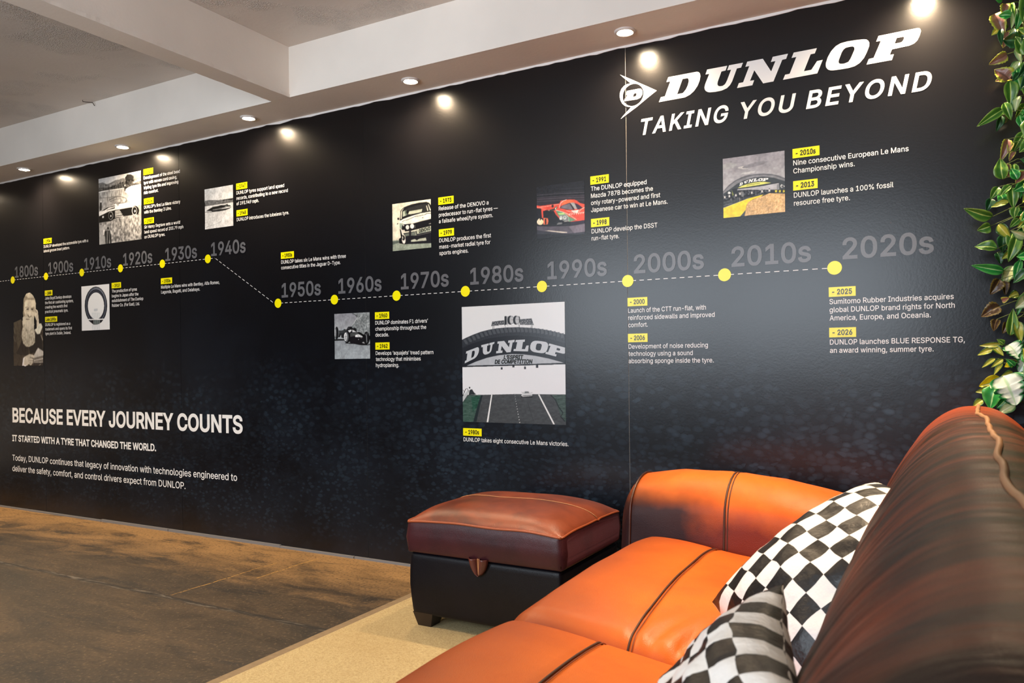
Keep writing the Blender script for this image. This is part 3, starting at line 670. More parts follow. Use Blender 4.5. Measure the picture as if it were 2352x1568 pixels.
  ('p',(244,226,206),[(401,491),(530,535),(633,580),(729,643),(832,718),(838,710),(735,636),(638,571),(533,526),(404,482)]),
  ('p',(186,220,140),[(440,548),(561,554),(606,586),(485,584)]),
  ('p',(128,136,136),[(455,598),(606,593),(665,646),(679,722),(559,711),(485,635)]),
  ('p',(236,232,224),[(603,588),(654,640),(680,717),(574,719),(575,726),(686,722),(661,637),(609,584)]),
  ('p',(206,214,212),[(543,651),(541,661),(538,669),(533,677),(526,682),(519,685),(510,686),(502,683),(495,679),(488,672),(483,664),(480,655),(479,645),(480,635),(484,626),(489,619),(495,614),(503,611),(511,610),(520,613),(527,617),(534,624),(539,632),(542,641)]),
  ('p',(214,220,220),[(628,653),(626,662),(622,670),(616,677),(608,682),(599,684),(590,684),(580,682),(571,678),(563,671),(557,664),(554,655),(552,645),(554,636),(558,628),(564,621),(572,617),(581,614),(590,614),(600,616),(609,620),(617,627),(623,635),(626,644)]),
  ('p',(140,150,150),[(607,647),(606,653),(604,657),(602,661),(598,664),(594,666),(590,666),(586,665),(582,663),(578,659),(576,654),(574,649),(574,644),(574,639),(576,634),(579,630),(582,627),(586,625),(590,625),(595,626),(599,629),(602,632),(604,637),(606,642)]),
  ('p',(240,240,240),[(514,672),(513,676),(511,679),(508,681),(504,683),(500,684),(495,684),(491,683),(486,681),(483,679),(480,676),(478,672),(477,669),(478,665),(480,662),(483,659),(487,658),(491,657),(496,657),(500,658),(505,659),(508,662),(511,665),(513,669)]),
  ('p',(250,240,232),[(719,530),(882,533),(859,585),(770,576)]),
  ('p',(248,236,226),[(693,620),(708,585),(698,580),(683,616)]),
  ('p',(248,236,226),[(674,593),(720,591),(719,584),(673,586)]),
  ('p',(248,236,226),[(739,620),(755,585),(744,581),(729,615)]),
  ('p',(248,236,226),[(720,593),(766,591),(765,584),(719,586)]),
  ('p',(248,236,226),[(785,619),(801,586),(790,581),(775,614)]),
  ('p',(248,236,226),[(766,593),(812,591),(811,584),(765,586)]),
  ('p',(248,236,226),[(831,618),(846,587),(836,582),(821,613)]),
  ('p',(248,236,226),[(812,593),(858,591),(857,584),(811,586)]),
  ('p',(248,236,226),[(877,618),(892,587),(882,582),(867,613)]),
  ('p',(248,236,226),[(858,593),(904,591),(903,584),(857,586)]),
  ('p',(248,236,226),[(923,617),(938,588),(928,583),(913,612)]),
  ('p',(248,236,226),[(904,593),(949,591),(948,584),(903,586)]),
  ('p',(248,236,226),[(968,616),(983,589),(973,583),(958,611)]),
  ('p',(248,236,226),[(949,593),(995,591),(994,584),(948,586)]),
  ('p',(244,226,210),[(885,570),(936,529),(1002,502),(997,494),(931,521),(878,563)]),
  ('p',(240,220,206),[(620,519),(739,569),(742,562),(623,513)]),
  ('p',(22,24,32),[(196,475),(365,500),(409,586),(469,661),(559,724),(709,742),(997,737),(996,794),(782,814),(558,806),(254,778),(240,638),(141,601),(134,476)]),
  ('p',(24,24,32),[(-1,420),(88,429),(109,612),(-4,621)]),
  ('p',(44,36,58),[(709,746),(997,740),(996,794),(715,801)]),
  ('p',(240,120,84),[(140,608),(233,624),(248,680),(231,741),(139,739)]),
  ('p',(40,30,34),[(171,631),(202,628),(201,731),(170,735)]),
  ('p',(254,232,180),[(141,687),(138,702),(131,715),(120,725),(105,733),(88,737),(69,737),(51,733),(33,726),(19,716),(7,703),(0,688),(-2,673),(1,659),(8,646),(20,635),(35,628),(52,624),(70,624),(89,627),(106,635),(121,645),(132,658),(139,672)]),
  ('p',(255,244,214),[(89,679),(88,692),(83,704),(76,714),(67,722),(57,726),(46,727),(35,724),(24,718),(16,709),(9,697),(5,684),(4,671),(5,657),(10,645),(17,635),(26,628),(36,623),(47,623),(58,626),(68,632),(77,641),(84,652),(88,665)]),
  ('p',(250,236,200),[(32,618),(63,607),(70,649),(23,652)]),
  ('p',(60,40,40),[(55,620),(86,616),(78,657)]),
  ('p',(210,214,214),[(427,760),(536,760),(536,752),(426,752)]),
  ('p',(180,184,186),[(442,738),(535,739),(534,732),(441,732)]),
  ('p',(90,94,100),[(559,781),(712,782),(712,778),(558,777)]),
  ('p',(84,80,92),[(-5,753),(254,784),(558,806),(782,814),(1000,794),(1001,956),(631,956),(329,908),(-6,829)]),
  ('p',(118,110,124),[(670,824),(1000,801),(1002,949),(780,956)]),
  ('p',(48,50,60),[(-6,829),(329,915),(631,963),(1001,959),(1001,996),(-7,906)]),
  ('p',(232,222,206),[(168,856),(253,859),(639,926),(632,937),(526,930)]),
 ],
 'ph8': [
  ('g',((226,229,232),(232,235,242)),[(0,0),(1000,0),(1000,1000),(0,1000)]),
  ('p',(60,64,68),[(314,164),(313,207),(317,207),(317,164)]),
  ('p',(60,64,68),[(325,164),(325,207),(328,207),(328,165)]),
  ('p',(60,64,68),[(439,168),(439,210),(442,210),(442,168)]),
  ('p',(60,64,68),[(572,172),(572,214),(575,214),(576,173)]),
  ('p',(60,64,68),[(688,176),(687,218),(690,218),(691,176)]),
  ('p',(60,64,68),[(698,177),(697,218),(700,218),(701,177)]),
  ('p',(96,99,104),[(310,138),(429,130),(429,168),(301,176)]),
  ('p',(96,99,104),[(582,127),(694,124),(710,180),(582,173)]),
  ('n',(70,9,1.0,1.0),[(310,138),(429,130),(582,127),(694,124),(710,180),(301,176)]),
  ('p',(40,42,48),[(350,151),(349,155),(348,158),(347,161),(345,163),(342,165),(340,165),(337,164),(335,163),(333,161),(331,158),(331,154),(330,151),(331,147),(332,144),(333,141),(335,139),(338,138),(340,137),(343,138),(345,139),(347,142),(348,145),(349,148)]),
  ('p',(150,153,158),[(345,151),(345,153),(344,155),(343,157),(342,158),(341,159),(340,159),(339,159),(337,158),(336,157),(336,155),(335,153),(335,151),(335,149),(336,147),(337,145),(338,144),(339,143),(340,143),(341,143),(342,144),(343,145),(344,147),(345,149)]),
  ('p',(44,46,52),[(614,148),(614,152),(613,155),(612,158),(610,160),(607,161),(605,161),(603,161),(600,159),(599,157),(597,154),(596,151),(596,148),(596,144),(597,141),(599,138),(601,136),(603,135),(605,134),(608,135),(610,136),(612,139),(613,141),(614,145)]),
  ('p',(150,153,158),[(610,148),(610,150),(609,152),(608,154),(607,155),(606,156),(605,156),(604,156),(603,155),(602,154),(601,152),(601,150),(601,148),(601,146),(601,144),(602,142),(603,141),(604,140),(605,140),(607,140),(608,141),(609,142),(609,144),(610,146)]),
  ('p',(40,42,48),[(375,150),(375,154),(374,157),(372,160),(370,162),(368,163),(365,164),(363,163),(361,162),(359,159),(357,157),(356,153),(356,150),(356,146),(357,143),(359,140),(361,138),(363,137),(366,136),(368,137),(371,138),(372,141),(374,143),(375,147)]),
  ('p',(150,153,158),[(370,150),(370,152),(370,154),(369,156),(368,157),(367,158),(365,158),(364,158),(363,157),(362,156),(361,154),(361,152),(361,150),(361,148),(361,146),(362,144),(363,143),(364,142),(366,142),(367,142),(368,143),(369,144),(370,146),(370,148)]),
  ('p',(44,46,52),[(639,146),(639,150),(638,153),(636,156),(634,158),(632,159),(630,160),(627,159),(625,158),(623,155),(622,153),(621,149),(621,146),(621,142),(622,139),(623,136),(625,134),(628,133),(630,133),(632,133),(635,135),(637,137),(638,140),(639,143)]),
  ('p',(150,153,158),[(635,146),(634,148),(634,150),(633,152),(632,153),(631,154),(630,154),(629,154),(628,153),(627,152),(626,150),(625,148),(625,146),(625,144),(626,142),(627,140),(628,139),(629,138),(630,138),(631,138),(632,139),(633,141),(634,142),(634,144)]),
  ('p',(40,42,48),[(401,149),(400,153),(399,156),(398,159),(396,161),(393,162),(391,162),(388,162),(386,160),(384,158),(383,155),(382,152),(382,148),(382,145),(383,142),(384,139),(386,137),(389,135),(391,135),(394,136),(396,137),(398,139),(399,142),(400,146)]),
  ('p',(150,153,158),[(396,149),(396,151),(395,153),(394,155),(393,156),(392,157),(391,157),(390,157),(389,156),(388,154),(387,153),(386,151),(386,149),(387,147),(387,145),(388,143),(389,142),(390,141),(391,141),(392,141),(394,142),(395,143),(395,145),(396,147)]),
  ('p',(44,46,52),[(664,145),(663,148),(662,151),(661,154),(659,156),(657,157),(654,158),(652,157),(650,156),(648,154),(646,151),(646,147),(645,144),(646,140),(647,137),(648,135),(650,132),(652,131),(655,131),(657,131),(659,133),(661,135),(663,138),(663,141)]),
  ('p',(150,153,158),[(659,144),(659,147),(658,148),(658,150),(657,151),(656,152),(654,152),(653,152),(652,151),(651,150),(650,148),(650,146),(650,144),(650,142),(651,140),(651,138),(652,137),(653,136),(655,136),(656,137),(657,137),(658,139),(659,140),(659,142)]),
  ('p',(40,42,48),[(426,148),(426,151),(425,155),(423,157),(421,160),(419,161),(416,161),(414,161),(412,159),(410,157),(408,154),(407,151),(407,147),(407,144),(408,140),(410,138),(412,136),(414,134),(417,134),(419,134),(421,136),(423,138),(425,141),(426,144)]),
  ('p',(150,153,158),[(421,148),(421,150),(421,152),(420,154),(419,155),(418,156),(416,156),(415,155),(414,155),(413,153),(412,152),(412,150),(412,147),(412,145),(413,143),(413,142),(414,140),(415,140),(417,139),(418,140),(419,141),(420,142),(421,144),(421,146)]),
  ('p',(44,46,52),[(688,143),(688,146),(687,149),(685,152),(683,154),(681,155),(679,156),(676,155),(674,154),(672,152),(671,149),(670,146),(670,142),(670,139),(671,135),(673,133),(675,131),(677,129),(679,129),(682,130),(684,131),(686,133),(687,136),(688,139)]),
  ('p',(150,153,158),[(684,143),(683,145),(683,147),(682,148),(681,149),(680,150),(679,150),(678,150),(677,149),(676,148),(675,146),(675,144),(674,142),(675,140),(675,138),(676,137),(677,135),(678,135),(679,134),(680,135),(681,136),(682,137),(683,139),(683,141)]),
  ('p',(22,24,30),[(432,97),(452,96),(451,169),(431,169)]),
  ('p',(150,152,156),[(452,100),(469,98),(469,166),(451,169)]),
  ('p',(20,22,28),[(514,133),(513,142),(511,151),(506,159),(501,165),(494,169),(487,170),(480,168),(474,164),(469,158),(464,150),(462,141),(461,131),(462,121),(465,112),(469,104),(475,98),(481,95),(488,94),(495,95),(502,99),(507,106),(511,114),(514,123)]),
  ('p',(150,153,158),[(527,132),(526,141),(524,149),(520,156),(515,162),(509,165),(503,166),(497,165),(491,161),(487,155),(483,148),(481,139),(480,130),(481,121),(483,112),(487,105),(492,100),(498,97),(504,96),(510,97),(516,101),(520,107),(524,114),(526,123)]),
  ('p',(190,193,197),[(519,131),(519,139),(517,146),(514,151),(510,156),(506,158),(502,159),(497,158),(493,155),(490,151),(487,145),(485,138),(485,130),(485,123),(487,116),(490,110),(494,106),(498,103),(502,102),(507,103),(511,106),(514,111),(517,117),(519,124)]),
  ('p',(100,102,108),[(488,130),(521,130),(521,127),(488,128)]),
  ('p',(20,22,28),[(569,135),(568,144),(565,153),(561,161),(555,167),(549,170),(542,171),(535,170),(529,166),(523,160),(519,152),(517,143),(516,133),(517,123),(520,114),(524,106),(530,100),(536,97),(543,96),(550,97),(556,101),(562,108),(566,116),(568,125)]),
  ('p',(150,153,158),[(581,134),(581,143),(578,151),(574,158),(569,164),(564,167),(558,168),(552,167),(546,163),(541,157),(538,150),(535,141),(535,132),(536,123),(538,115),(542,107),(547,102),(553,99),(559,98),(565,99),(570,103),(575,109),(579,116),(581,125)]),
  ('p',(190,193,197),[(574,133),(573,141),(571,147),(568,153),(565,158),(561,160),(556,161),(552,160),(548,157),(544,152),(542,146),(540,140),(539,132),(540,125),(542,118),(545,112),(548,108),(553,105),(557,104),(561,106),(565,109),(569,113),(572,119),(573,126)]),
  ('p',(100,102,108),[(543,132),(575,132),(575,129),(543,130)]),
  ('p',(40,42,46),[(573,98),(583,112),(583,146),(575,166)]),
  ('p',(90,94,98),[(303,177),(315,138),(312,137),(299,176)]),
  ('p',(90,94,98),[(688,125),(710,181),(714,180),(692,124)]),
  ('p',(46,50,58),[(-1,286),(45,268),(112,245),(195,221),(276,206),(357,196),(452,192),(562,193),(670,201),(761,212),(858,229),(932,247),(1005,265),(1002,507),(-4,523)]),
  ('p',(74,79,86),[(10,286),(39,283),(67,324),(38,327)]),
  ('p',(74,79,86),[(53,269),(81,266),(108,306),(80,310)]),
  ('p',(74,79,86),[(95,254),(124,252),(149,292),(121,295)]),
  ('p',(74,79,86),[(137,241),(165,239),(190,279),(162,282)]),
  ('p',(74,79,86),[(179,229),(207,227),(230,267),(202,270)]),
  ('p',(74,79,86),[(221,220),(249,217),(270,257),(243,260)]),
  ('p',(74,79,86),[(262,212),(290,209),(310,249),(283,252)]),
  ('p',(74,79,86),[(303,206),(331,203),(350,243),(322,246)]),
  ('p',(74,79,86),[(344,201),(371,198),(389,238),(362,241)]),
  ('p',(74,79,86),[(384,198),(412,196),(428,235),(401,238)]),
  ('p',(74,79,86),[(425,196),(452,194),(467,233),(440,237)]),
  ('p',(74,79,86),[(465,195),(491,193),(506,232),(479,235)]),
  ('p',(74,79,86),[(504,196),(531,193),(544,232),(518,235)]),
  ('p',(74,79,86),[(544,196),(570,193),(583,232),(556,235)]),
  ('p',(74,79,86),[(583,197),(610,195),(621,233),(594,237)]),
  ('p',(74,79,86),[(622,200),(648,198),(659,236),(632,239)]),
  ('p',(74,79,86),[(661,203),(687,200),(696,239),(670,242)]),
  ('p',(74,79,86),[(700,207),(726,204),(734,243),(708,246)]),
  ('p',(74,79,86),[(738,212),(764,209),(771,247),(745,250)]),
  ('p',(74,79,86),[(776,217),(802,214),(808,252),(782,256)]),
  ('p',(74,79,86),[(814,224),(839,221),(844,259),(819,262)]),
  ('p',(74,79,86),[(852,230),(877,228),(881,266),(856,269)]),
  ('p',(74,79,86),[(889,239),(914,236),(917,274),(892,277)]),
  ('p',(74,79,86),[(926,247),(951,245),(953,282),(928,286)]),
  ('p',(74,79,86),[(963,257),(988,254),(989,291),(964,295)]),
  ('p',(74,79,86),[(1000,266),(1025,263),(1025,300),(1000,304)]),
  ('p',(24,27,33),[(11,337),(22,336),(22,334),(10,335)]),
  ('p',(28,31,37),[(16,346),(26,345),(25,342),(15,343)]),
  ('p',(24,27,33),[(33,328),(45,327),(44,324),(33,326)]),
  ('p',(28,31,37),[(38,337),(48,336),(47,333),(37,334)]),
  ('p',(24,27,33),[(55,320),(67,319),(67,316),(55,317)]),
  ('p',(28,31,37),[(60,328),(70,327),(70,324),(60,326)]),
  ('p',(24,27,33),[(78,312),(89,311),(89,308),(77,309)]),
  ('p',(28,31,37),[(82,321),(92,320),(92,317),(82,318)]),
  ('p',(24,27,33),[(100,305),(111,303),(111,301),(99,302)]),
  ('p',(28,31,37),[(105,313),(115,312),(114,309),(104,310)]),
  ('p',(24,27,33),[(122,298),(133,296),(133,294),(121,295)]),
  ('p',(28,31,37),[(127,306),(137,305),(136,302),(126,303)]),
  ('p',(24,27,33),[(144,291),(155,290),(155,287),(143,288)]),
  ('p',(28,31,37),[(149,300),(159,299),(158,296),(148,297)]),
  ('p',(24,27,33),[(166,285),(177,284),(177,281),(165,282)]),
  ('p',(28,31,37),[(171,293),(180,292),(180,289),(170,291)]),
  ('p',(24,27,33),[(188,279),(199,278),(199,275),(187,276)]),
  ('p',(28,31,37),[(192,287),(202,286),(202,283),(192,284)]),
  ('p',(24,27,33),[(209,274),(221,273),(220,270),(209,271)]),
  ('p',(28,31,37),[(214,282),(224,281),(223,278),(214,279)]),
  ('p',(24,27,33),[(231,270),(242,268),(242,266),(231,267)]),
  ('p',(28,31,37),[(236,278),(246,277),(245,274),(235,275)]),
  ('p',(24,27,33),[(253,265),(264,264),(264,261),(252,263)]),
  ('p',(28,31,37),[(257,274),(267,273),(267,270),(257,271)]),
  ('p',(24,27,33),[(274,261),(286,260),(285,257),(274,258)]),
  ('p',(28,31,37),[(279,269),(289,268),(288,266),(278,267)]),
  ('p',(24,27,33),[(296,258),(307,257),(307,255),(295,256)]),
  ('p',(28,31,37),[(300,267),(310,266),(310,263),(300,264)]),
  ('p',(24,27,33),[(317,256),(328,255),(328,252),(317,253)]),
  ('p',(28,31,37),[(322,264),(331,263),(331,260),(321,261)]),
  ('p',(24,27,33),[(338,253),(350,252),(349,249),(338,251)]),
  ('p',(28,31,37),[(343,262),(353,261),(352,258),(343,259)]),
  ('p',(24,27,33),[(360,251),(371,250),(370,247),(359,248)]),
  ('p',(28,31,37),[(364,259),(374,258),(374,256),(364,257)]),
  ('p',(24,27,33),[(381,250),(392,249),(392,246),(380,247)]),
  ('p',(28,31,37),[(386,258),(395,257),(395,255),(385,256)]),
  ('p',(24,27,33),[(402,249),(413,248),(413,245),(402,246)]),
  ('p',(28,31,37),[(407,257),(416,256),(416,254),(406,255)]),
  ('p',(24,27,33),[(423,248),(434,247),(434,244),(423,245)]),
  ('p',(28,31,37),[(428,256),(437,255),(437,253),(427,254)]),
  ('p',(24,27,33),[(444,247),(455,246),(455,243),(444,245)]),
  ('p',(28,31,37),[(449,256),(458,254),(458,252),(448,253)]),
  ('p',(24,27,33),[(465,247),(476,246),(476,243),(465,244)]),
  ('p',(28,31,37),[(470,255),(479,254),(479,251),(469,252)]),
  ('p',(24,27,33),[(486,247),(497,246),(496,243),(485,244)]),
  ('p',(28,31,37),[(490,255),(500,254),(499,251),(490,253)]),
  ('p',(24,27,33),[(507,247),(518,246),(517,243),(506,244)]),
  ('p',(28,31,37),[(511,255),(521,254),(520,251),(511,253)]),
  ('p',(24,27,33),[(527,247),(538,246),(538,243),(527,244)]),
  ('p',(28,31,37),[(532,255),(541,254),(541,251),(531,253)]),
  ('p',(24,27,33),[(548,247),(559,246),(558,243),(548,244)]),
  ('p',(28,31,37),[(553,255),(562,254),(561,252),(552,253)]),
  ('p',(24,27,33),[(569,248),(579,247),(579,244),(568,245)]),
  ('p',(28,31,37),[(573,256),(582,255),(582,252),(573,253)]),
  ('p',(24,27,33),[(589,249),(600,248),(600,245),(589,246)]),
  ('p',(28,31,37),[(594,257),(603,256),(602,253),(593,255)]),
  ('p',(24,27,33),[(610,250),(620,249),(620,247),(609,248)]),
  ('p',(28,31,37),[(614,259),(623,258),(623,255),(614,256)]),
  ('p',(24,27,33),[(630,252),(641,251),(640,248),(630,249)]),
  ('p',(28,31,37),[(634,260),(644,259),(643,256),(634,257)]),
  ('p',(24,27,33),[(650,253),(661,252),(661,250),(650,251)]),
  ('p',(28,31,37),[(655,262),(664,260),(664,258),(654,259)]),
  ('p',(24,27,33),[(671,255),(681,254),(681,251),(670,252)]),
  ('p',(28,31,37),[(675,263),(684,262),(684,259),(675,260)]),
  ('p',(24,27,33),[(691,257),(701,256),(701,253),(690,254)]),
  ('p',(28,31,37),[(695,265),(704,264),(704,262),(695,263)]),
  ('p',(24,27,33),[(711,259),(722,258),(721,256),(710,257)]),
  ('p',(28,31,37),[(715,268),(724,266),(724,264),(715,265)]),
  ('p',(24,27,33),[(731,262),(742,261),(741,258),(731,259)]),
  ('p',(28,31,37),[(735,270),(745,269),(744,266),(735,267)]),
  ('p',(24,27,33),[(751,264),(762,263),(761,260),(751,261)]),
  ('p',(28,31,37),[(755,272),(764,271),(764,268),(755,269)]),
  ('p',(24,27,33),[(771,267),(781,266),(781,263),(771,264)]),
  ('p',(28,31,37),[(775,275),(784,274),(784,271),(775,272)]),
  ('p',(24,27,33),[(791,270),(801,269),(801,267),(790,268)]),
  ('p',(28,31,37),[(795,279),(804,277),(804,275),(795,276)]),
  ('p',(24,27,33),[(811,274),(821,273),(821,270),(810,271)]),
  ('p',(28,31,37),[(815,282),(824,281),(824,278),(815,279)]),
  ('p',(24,27,33),[(830,277),(841,276),(840,274),(830,275)]),
  ('p',(28,31,37),[(835,285),(844,284),(843,282),(834,283)]),
  ('p',(24,27,33),[(850,281),(861,280),(860,277),(850,278)]),
  ('p',(28,31,37),[(854,289),(863,288),(863,285),(854,286)]),
  ('p',(24,27,33),[(870,285),(880,284),(880,281),(869,282)]),
  ('p',(28,31,37),[(874,293),(883,292),(883,289),(874,290)]),
  ('p',(24,27,33),[(889,289),(900,288),(899,286),(889,287)]),
  ('p',(28,31,37),[(894,297),(903,296),(902,294),(893,295)]),
  ('p',(24,27,33),[(909,294),(919,293),(919,290),(908,291)]),
  ('p',(28,31,37),[(913,302),(922,301),(922,298),(913,299)]),
  ('p',(24,27,33),[(928,298),(939,297),(938,295),(928,296)]),
  ('p',(28,31,37),[(933,306),(941,305),(941,303),(932,304)]),
  ('p',(24,27,33),[(948,303),(958,302),(958,300),(947,301)]),
  ('p',(28,31,37),[(952,311),(961,310),(960,307),(952,309)]),
  ('p',(24,27,33),[(967,308),(977,307),(977,304),(967,305)]),
  ('p',(28,31,37),[(971,316),(980,315),(980,312),(971,313)]),
  ('p',(24,27,33),[(986,313),(997,312),(996,309),(986,310)]),
  ('p',(28,31,37),[(991,321),(999,320),(999,317),(990,318)]),
  ('p',(30,33,41),[(-2,358),(111,318),(275,280),(452,263),(561,262),(745,279),(894,308),(1004,337),(1002,507),(-4,523)]),
  ('p',(180,186,194),[(42,513),(142,477),(257,445),(370,426),(497,417),(606,421),(728,436),(848,459),(987,495),(742,501),(432,509)]),
  ('n',(8,30,1.0,1.0),[(42,513),(257,445),(497,417),(848,459),(987,495),(432,509)]),
  ('p',(22,24,30),[(-2,524),(433,517),(1003,507),(1003,497),(432,507),(-2,513)]),
  ('p',(40,42,50),[(391,528),(407,528),(407,547),(391,547)]),
  ('p',(40,42,50),[(504,514),(524,514),(524,530),(504,530)]),
  ('p',(40,42,50),[(617,524),(634,525),(634,545),(617,545)]),
  ('p',(40,42,50),[(730,511),(751,511),(751,535),(730,535)]),
  ('p',(50,52,58),[(398,513),(398,531),(400,531),(400,513)]),
  ('p',(50,52,58),[(625,510),(625,528),(627,528),(627,510)]),
  ('p',(70,74,78),[(-2,766),(204,764),(524,754),(1006,752),(1006,1000),(-3,1002)]),
  ('n',(10,60,1.0,2),[(-2,766),(1006,752),(1006,1000),(-3,1002)]),
  ('p',(62,88,80),[(0,829),(63,769),(196,765),(174,827),(135,998),(-3,1002)]),
  ('p',(40,80,66),[(88,786),(179,771),(162,855),(103,912)]),
  ('n',(26,60,1.0,5),[(0,829),(63,769),(196,765),(174,827),(135,998),(-3,1002)]),
  ('p',(34,44,48),[(187,767),(208,765),(178,854),(139,998),(106,999),(153,855)]),
  ('p',(64,82,78),[(874,758),(1006,754),(1004,984),(953,920),(917,828)]),
  ('n',(24,50,1.0,4),[(874,758),(1006,754),(1004,984),(953,920),(917,828)]),
  ('p',(28,34,38),[(860,761),(903,798),(928,850),(971,904),(949,934),(989,974),(995,969),(956,932),(979,902),(935,846),(910,794),(865,755)]),
  ('p',(240,242,244),[(292,761),(303,761),(259,998),(243,997)]),
  ('p',(240,242,244),[(746,755),(759,754),(899,997),(884,997)]),
  ('p',(226,228,230),[(528,759),(527,761),(525,761),(523,761),(523,759),(524,757),(525,757),(527,757)]),
  ('p',(226,228,230),[(530,776),(529,777),(528,778),(526,777),(525,776),(526,774),(528,773),(529,774)]),
  ('p',(226,228,230),[(533,795),(533,797),(531,797),(529,797),(528,795),(529,793),(531,792),(533,793)]),
  ('p',(226,228,230),[(537,815),(536,817),(534,818),(532,817),(531,815),(532,813),(534,812),(536,813)]),
  ('p',(226,228,230),[(541,836),(540,838),(538,839),(536,838),(535,836),(536,833),(538,832),(540,833)]),
  ('p',(226,228,230),[(545,857),(544,859),(542,860),(540,859),(539,857),(540,855),(542,854),(544,854)]),
  ('p',(226,228,230),[(550,879),(549,881),(546,882),(544,881),(543,879),(544,876),(546,875),(549,876)]),
  ('p',(226,228,230),[(554,901),(553,903),(550,904),(548,903),(547,901),(548,898),(551,897),(553,898)]),
  ('p',(226,228,230),[(559,923),(558,926),(555,927),(552,926),(551,923),(552,920),(555,919),(558,920)]),
  ('p',(226,228,230),[(563,945),(562,948),(559,950),(557,949),(556,946),(557,943),(560,942),(562,943)]),
  ('p',(226,228,230),[(568,968),(567,971),(564,973),(561,972),(560,969),(561,966),(564,964),(567,965)]),
  ('p',(226,228,230),[(573,991),(572,995),(569,996),(566,995),(565,992),(566,988),(569,987),(572,988)]),
  ('p',(48,52,56),[(645,820),(675,907),(697,973),(700,972),(678,906),(648,819)]),
  ('p',(190,196,200),[(0,780),(55,723),(68,744),(0,829)]),
  ('p',(60,64,68),[(3,774),(33,718),(46,711),(61,738),(66,736),(49,708),(28,715),(-2,772)]),
  ('p',(44,50,54),[(63,765),(72,723),(97,716),(118,744),(134,763)]),
  ('p',(40,44,48),[(80,704),(80,706),(79,707),(78,709),(76,710),(74,711),(72,711),(70,711),(69,710),(67,709),(66,708),(65,706),(65,704),(65,702),(66,700),(67,698),(69,697),(71,696),(73,696),(74,696),(76,697),(78,698),(79,700),(80,702)]),
  ('p',(60,64,66),[(3,725),(20,746),(23,744),(7,723)]),
  ('p',(60,64,66),[(104,738),(137,762),(139,760),(107,736)]),
  ('p',(30,32,36),[(582,773),(693,765),(693,781),(586,782)]),
  ('p',(206,210,214),[(586,766),(598,743),(613,731),(632,727),(659,729),(674,745),(693,748),(689,769),(601,776)]),
  ('p',(110,116,122),[(615,746),(625,732),(655,732),(663,745)]),
  ('p',(60,62,66),[(601,770),(686,766),(686,762),(601,765)]),
  ('p',(150,152,156),[(586,737),(609,744),(610,741),(587,735)]),
  ('p',(150,152,156),[(675,741),(694,740),(693,737),(674,739)]),
 ],
 'ph9': [
  ('g',((146,147,158),(186,190,196)),[(0,0),(1000,0),(1000,640),(0,640)]),
  ('n',(10,160,1,3),[(0,0),(1000,0),(1000,420),(0,420)]),
  ('p',(204,207,210),[(425,205),(422,211),(413,215),(399,217),(382,218),(361,218),(339,216),(316,212),(295,207),(278,201),(264,195),(255,189),(252,183),(255,178),(264,173),(278,171),(296,170),(317,170),(339,172),(361,176),(382,181),(400,187),(413,193),(422,199)]),
  ('p',(214,216,218),[(396,193),(394,198),(389,202),(382,206),(371,207),(360,208),(347,207),(334,205),(322,201),(312,196),(304,191),(299,186),(298,180),(300,175),(305,171),(312,168),(323,166),(335,166),(347,167),(360,169),(372,173),(382,177),(390,182),(394,188)]),
  ('p',(198,202,206),[(532,285),(529,290),(518,295),(501,299),(478,302),(451,305),(422,306),(393,307),(365,305),(341,303),(323,300),(311,296),(306,291),(309,286),(320,281),(338,277),(361,273),(388,271),(417,270),(446,269),(474,271),(497,273),(516,276),(528,280)]),
  ('p',(166,170,176),[(230,124),(228,137),(217,150),(198,162),(173,172),(142,180),(109,184),(75,185),(42,182),(13,176),(-10,167),(-25,156),(-32,143),(-30,129),(-19,116),(0,104),(26,94),(56,87),(90,82),(124,82),(157,85),(185,91),(208,100),(223,111)]),
  ('p',(136,138,148),[(729,139),(724,148),(706,159),(675,170),(635,180),(586,190),(534,198),(481,204),(431,207),(387,207),(352,204),(330,199),(321,191),(326,182),(345,171),(376,160),(417,149),(466,139),(519,132),(572,126),(621,123),(665,123),(698,126),(720,131)]),
  ('p',(98,102,110),[(-1,551),(96,453),(197,390),(313,345),(427,325),(557,322),(669,332),(789,354),(907,395),(1004,448),(1003,562),(906,501),(787,499),(245,525),(153,536),(2,619)]),
  ('p',(130,134,142),[(-2,564),(96,478),(213,404),(345,366),(492,343),(669,353),(828,385),(1004,472),(1004,497),(828,418),(669,383),(508,378),(345,408),(229,452),(95,537),(2,594)]),
  ('p',(58,66,72),[(2,594),(112,527),(229,452),(345,408),(508,378),(669,383),(828,422),(1003,501),(1001,700),(2,636)]),
  ('p',(178,182,190),[(232,532),(506,536),(905,513),(912,625),(228,553)]),
  ('p',(22,26,32),[(158,538),(377,539),(668,532),(910,514),(908,502),(667,520),(375,526),(157,526)]),
  ('p',(226,232,120),[(238,523),(311,491),(426,468),(548,459),(668,467),(787,499),(587,512),(376,522)]),
  ('p',(70,80,40),[(402,496),(412,490),(407,482),(397,488)]),
  ('p',(70,80,40),[(422,496),(432,489),(426,481),(416,488)]),
  ('p',(70,80,40),[(441,495),(451,489),(446,481),(436,487)]),
  ('p',(70,80,40),[(461,495),(471,488),(465,480),(455,487)]),
  ('p',(70,80,40),[(480,494),(490,488),(485,480),(475,486)]),
  ('p',(70,80,40),[(500,494),(510,487),(504,479),(494,486)]),
  ('p',(70,80,40),[(519,493),(529,487),(524,479),(514,485)]),
  ('p',(70,80,40),[(539,493),(548,486),(543,478),(533,485)]),
  ('p',(70,80,40),[(558,492),(568,486),(562,478),(553,484)]),
  ('p',(70,80,40),[(577,492),(587,485),(582,477),(572,484)]),
  ('p',(70,80,40),[(597,491),(606,485),(601,477),(591,483)]),
